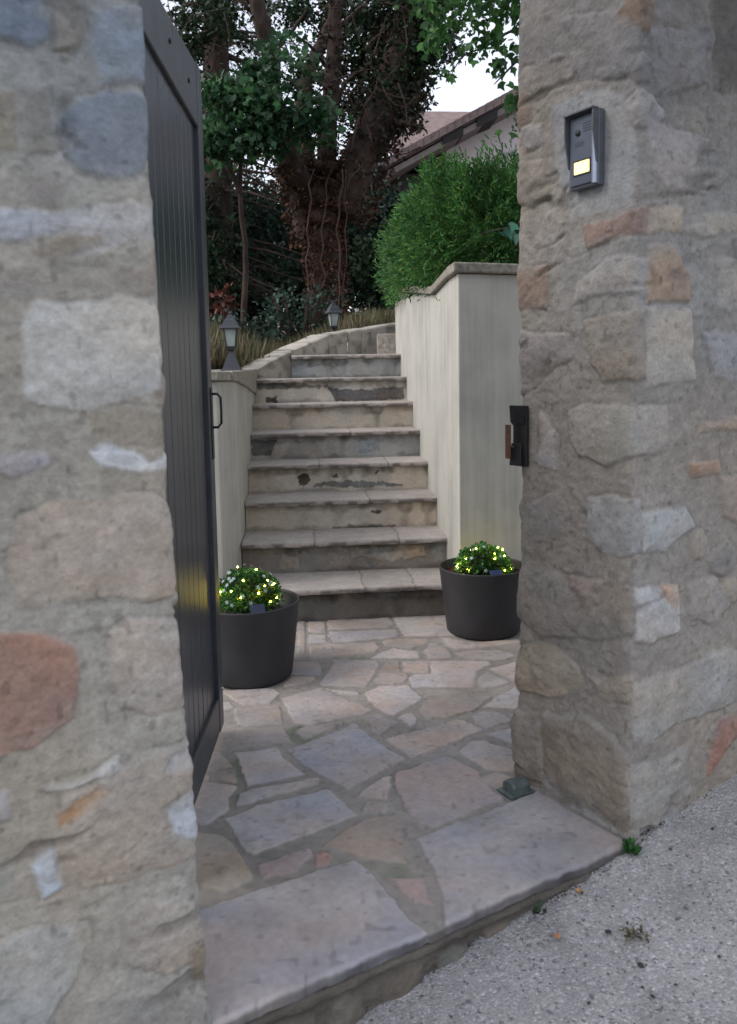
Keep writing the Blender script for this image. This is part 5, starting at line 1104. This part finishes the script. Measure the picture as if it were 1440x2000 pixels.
def fallen(px, py, sz, rot, label, col):
    q = roadpt(px, py)+[0, 0, .006]; m = MB(); n = 9; V = [(0, 0, 0)]
    for i in range(n):
        an = 2*math.pi*i/n; r = sz*(1 if i % 2 else .62); V.append((r*math.cos(an), r*.7*math.sin(an), sz*.25*math.cos(2*an)+.002))
    V2 = V+[(x, y, z-.0012) for x, y, z in V]; k = n+1
    m.add(V2, [(0, 1+i, 1+(i+1) % n) for i in range(n)]+[(k, k+1+(i+1) % n, k+1+i) for i in range(n)]+[(1+i, k+1+i, k+1+(i+1) % n, 1+(i+1) % n) for i in range(n)])
    m.tube([(0, 0, .001), (-sz*1.3, .002, .004)], .0006, 4)
    o = m.build('fallen_leaf', plain('dead_leaf_'+str(rot), col, .8, .2, 90, .2)); o.location = q; o.rotation_euler = (.1, .15, rot); meta(o, label, 'leaf', 'fallen leaves on the road')
fallen(1088, 1833, .013, .4, 'orange brown fallen leaf lying in the middle of the road gravel', (.34, .17, .09))
fallen(1133, 1745, .013, 2.0, 'yellowish fallen leaf close to the threshold edge', (.32, .19, .08))
q = roadpt(1240, 1832); db = empty('dry_plant_debris', tuple(q), 'clump of dry twigs and seed heads lying on the road at the right', 'debris')
rs = np.random.RandomState(44); m = MB()
for i in range(16):
    a_ = rs.uniform(0, 6.28); b = q+np.array([rs.normal(0, .012), rs.normal(0, .010), .006]); L_ = rs.uniform(.012, .035); m.tube([b, b+[L_*.5*math.cos(a_), L_*.5*math.sin(a_), rs.uniform(.002, .012)], b+[L_*math.cos(a_), L_*math.sin(a_), .003]], .0009, 4)
m.build('twigs', plain('dry_twig', (.13, .11, .06), .9, .3, 80, .2), db, org=tuple(q))
P = q+np.stack([rs.normal(0, .014, 40), rs.normal(0, .010, 40), np.abs(rs.normal(.004, .004, 40))+.004], -1); scatter('seed_heads', P, np.tile([0, 0, 1.], (40, 1)), .010*rs.uniform(.6, 1.3, 40), 'oval', leaf_mat('seed_head', [(.03, .03, .02), (.16, .15, .08), (.02, .02, .02)], .9, .1), db, jitter=1.2, org=tuple(q), rs=rs)
# moss and crumbs gathered along the foot of the threshold and of the pillar
Ps = []
for (a_, b_, n_m, sp) in (((700, 1975), (1225, 1672), 420, 6), ((1232, 1648), (1440, 1500), 260, 5), ((560, 2060), (760, 1940), 160, 8)):
    for _ in range(n_m):
        t_ = RS.rand(); 
        if vnoise(np.array(t_*14.), np.array(1.+n_m), 6) < .45: continue
        q = roadpt(a_[0]*(1-t_)+b_[0]*t_+RS.normal(0, sp*.5), a_[1]*(1-t_)+b_[1]*t_+RS.normal(0, sp)); Ps.append(q+[0, 0, .002])
Ps = np.array(Ps); g_ = scatter('moss', Ps, np.tile([0, 0, 1.], (len(Ps), 1)), .0055*RS.uniform(.5, 1.5, len(Ps)), 'oval', leaf_mat('moss_leaf', [(.03, .035, .02), (.05, .06, .025), (.07, .05, .035), (.02, .02, .015)], .9, .1), jitter=1.0)
meta(g_, 'dark moss and crumbs along the foot of threshold and pillar', 'moss', kind='stuff')
# dark pebbles scattered on the road
pm = plain('dark_pebble', (.03, .03, .032), .8, .3, 60, .3); M_peb2 = plain('light_pebble', (.42, .42, .44), .8, .2, 60, .3)
me0 = None
for i, (px, py, s_) in enumerate([(1188, 1822, .007), (1252, 1888, .008), (1320, 1925, .004), (1255, 1930, .004), (1150, 1960, .004), (1275, 1948, .005), (1392, 1620, .005), (1310, 1660, .004), (1405, 1870, .004)]):
    q = roadpt(px, py); m = MB(); m.lathe([(s_*.5, -.001), (s_, s_*.25), (s_*.8, s_*.7), (s_*.3, s_*.95)], 9); o = m.build('pebble', pm if me0 is None else None, smooth=True) if me0 is None else None
    if me0 is None: me0 = o; base = s_
    else: o = me0.copy(); C.objects.link(o)
    o.location = q+[0, 0, .001]; o.scale = (s_/base*1.1, s_/base*.8, s_/base*.8); o.rotation_euler.z = i*1.7
    meta(o, 'small dark pebble lying loose on the pale gravel road', 'pebble', 'dark pebbles on the road')
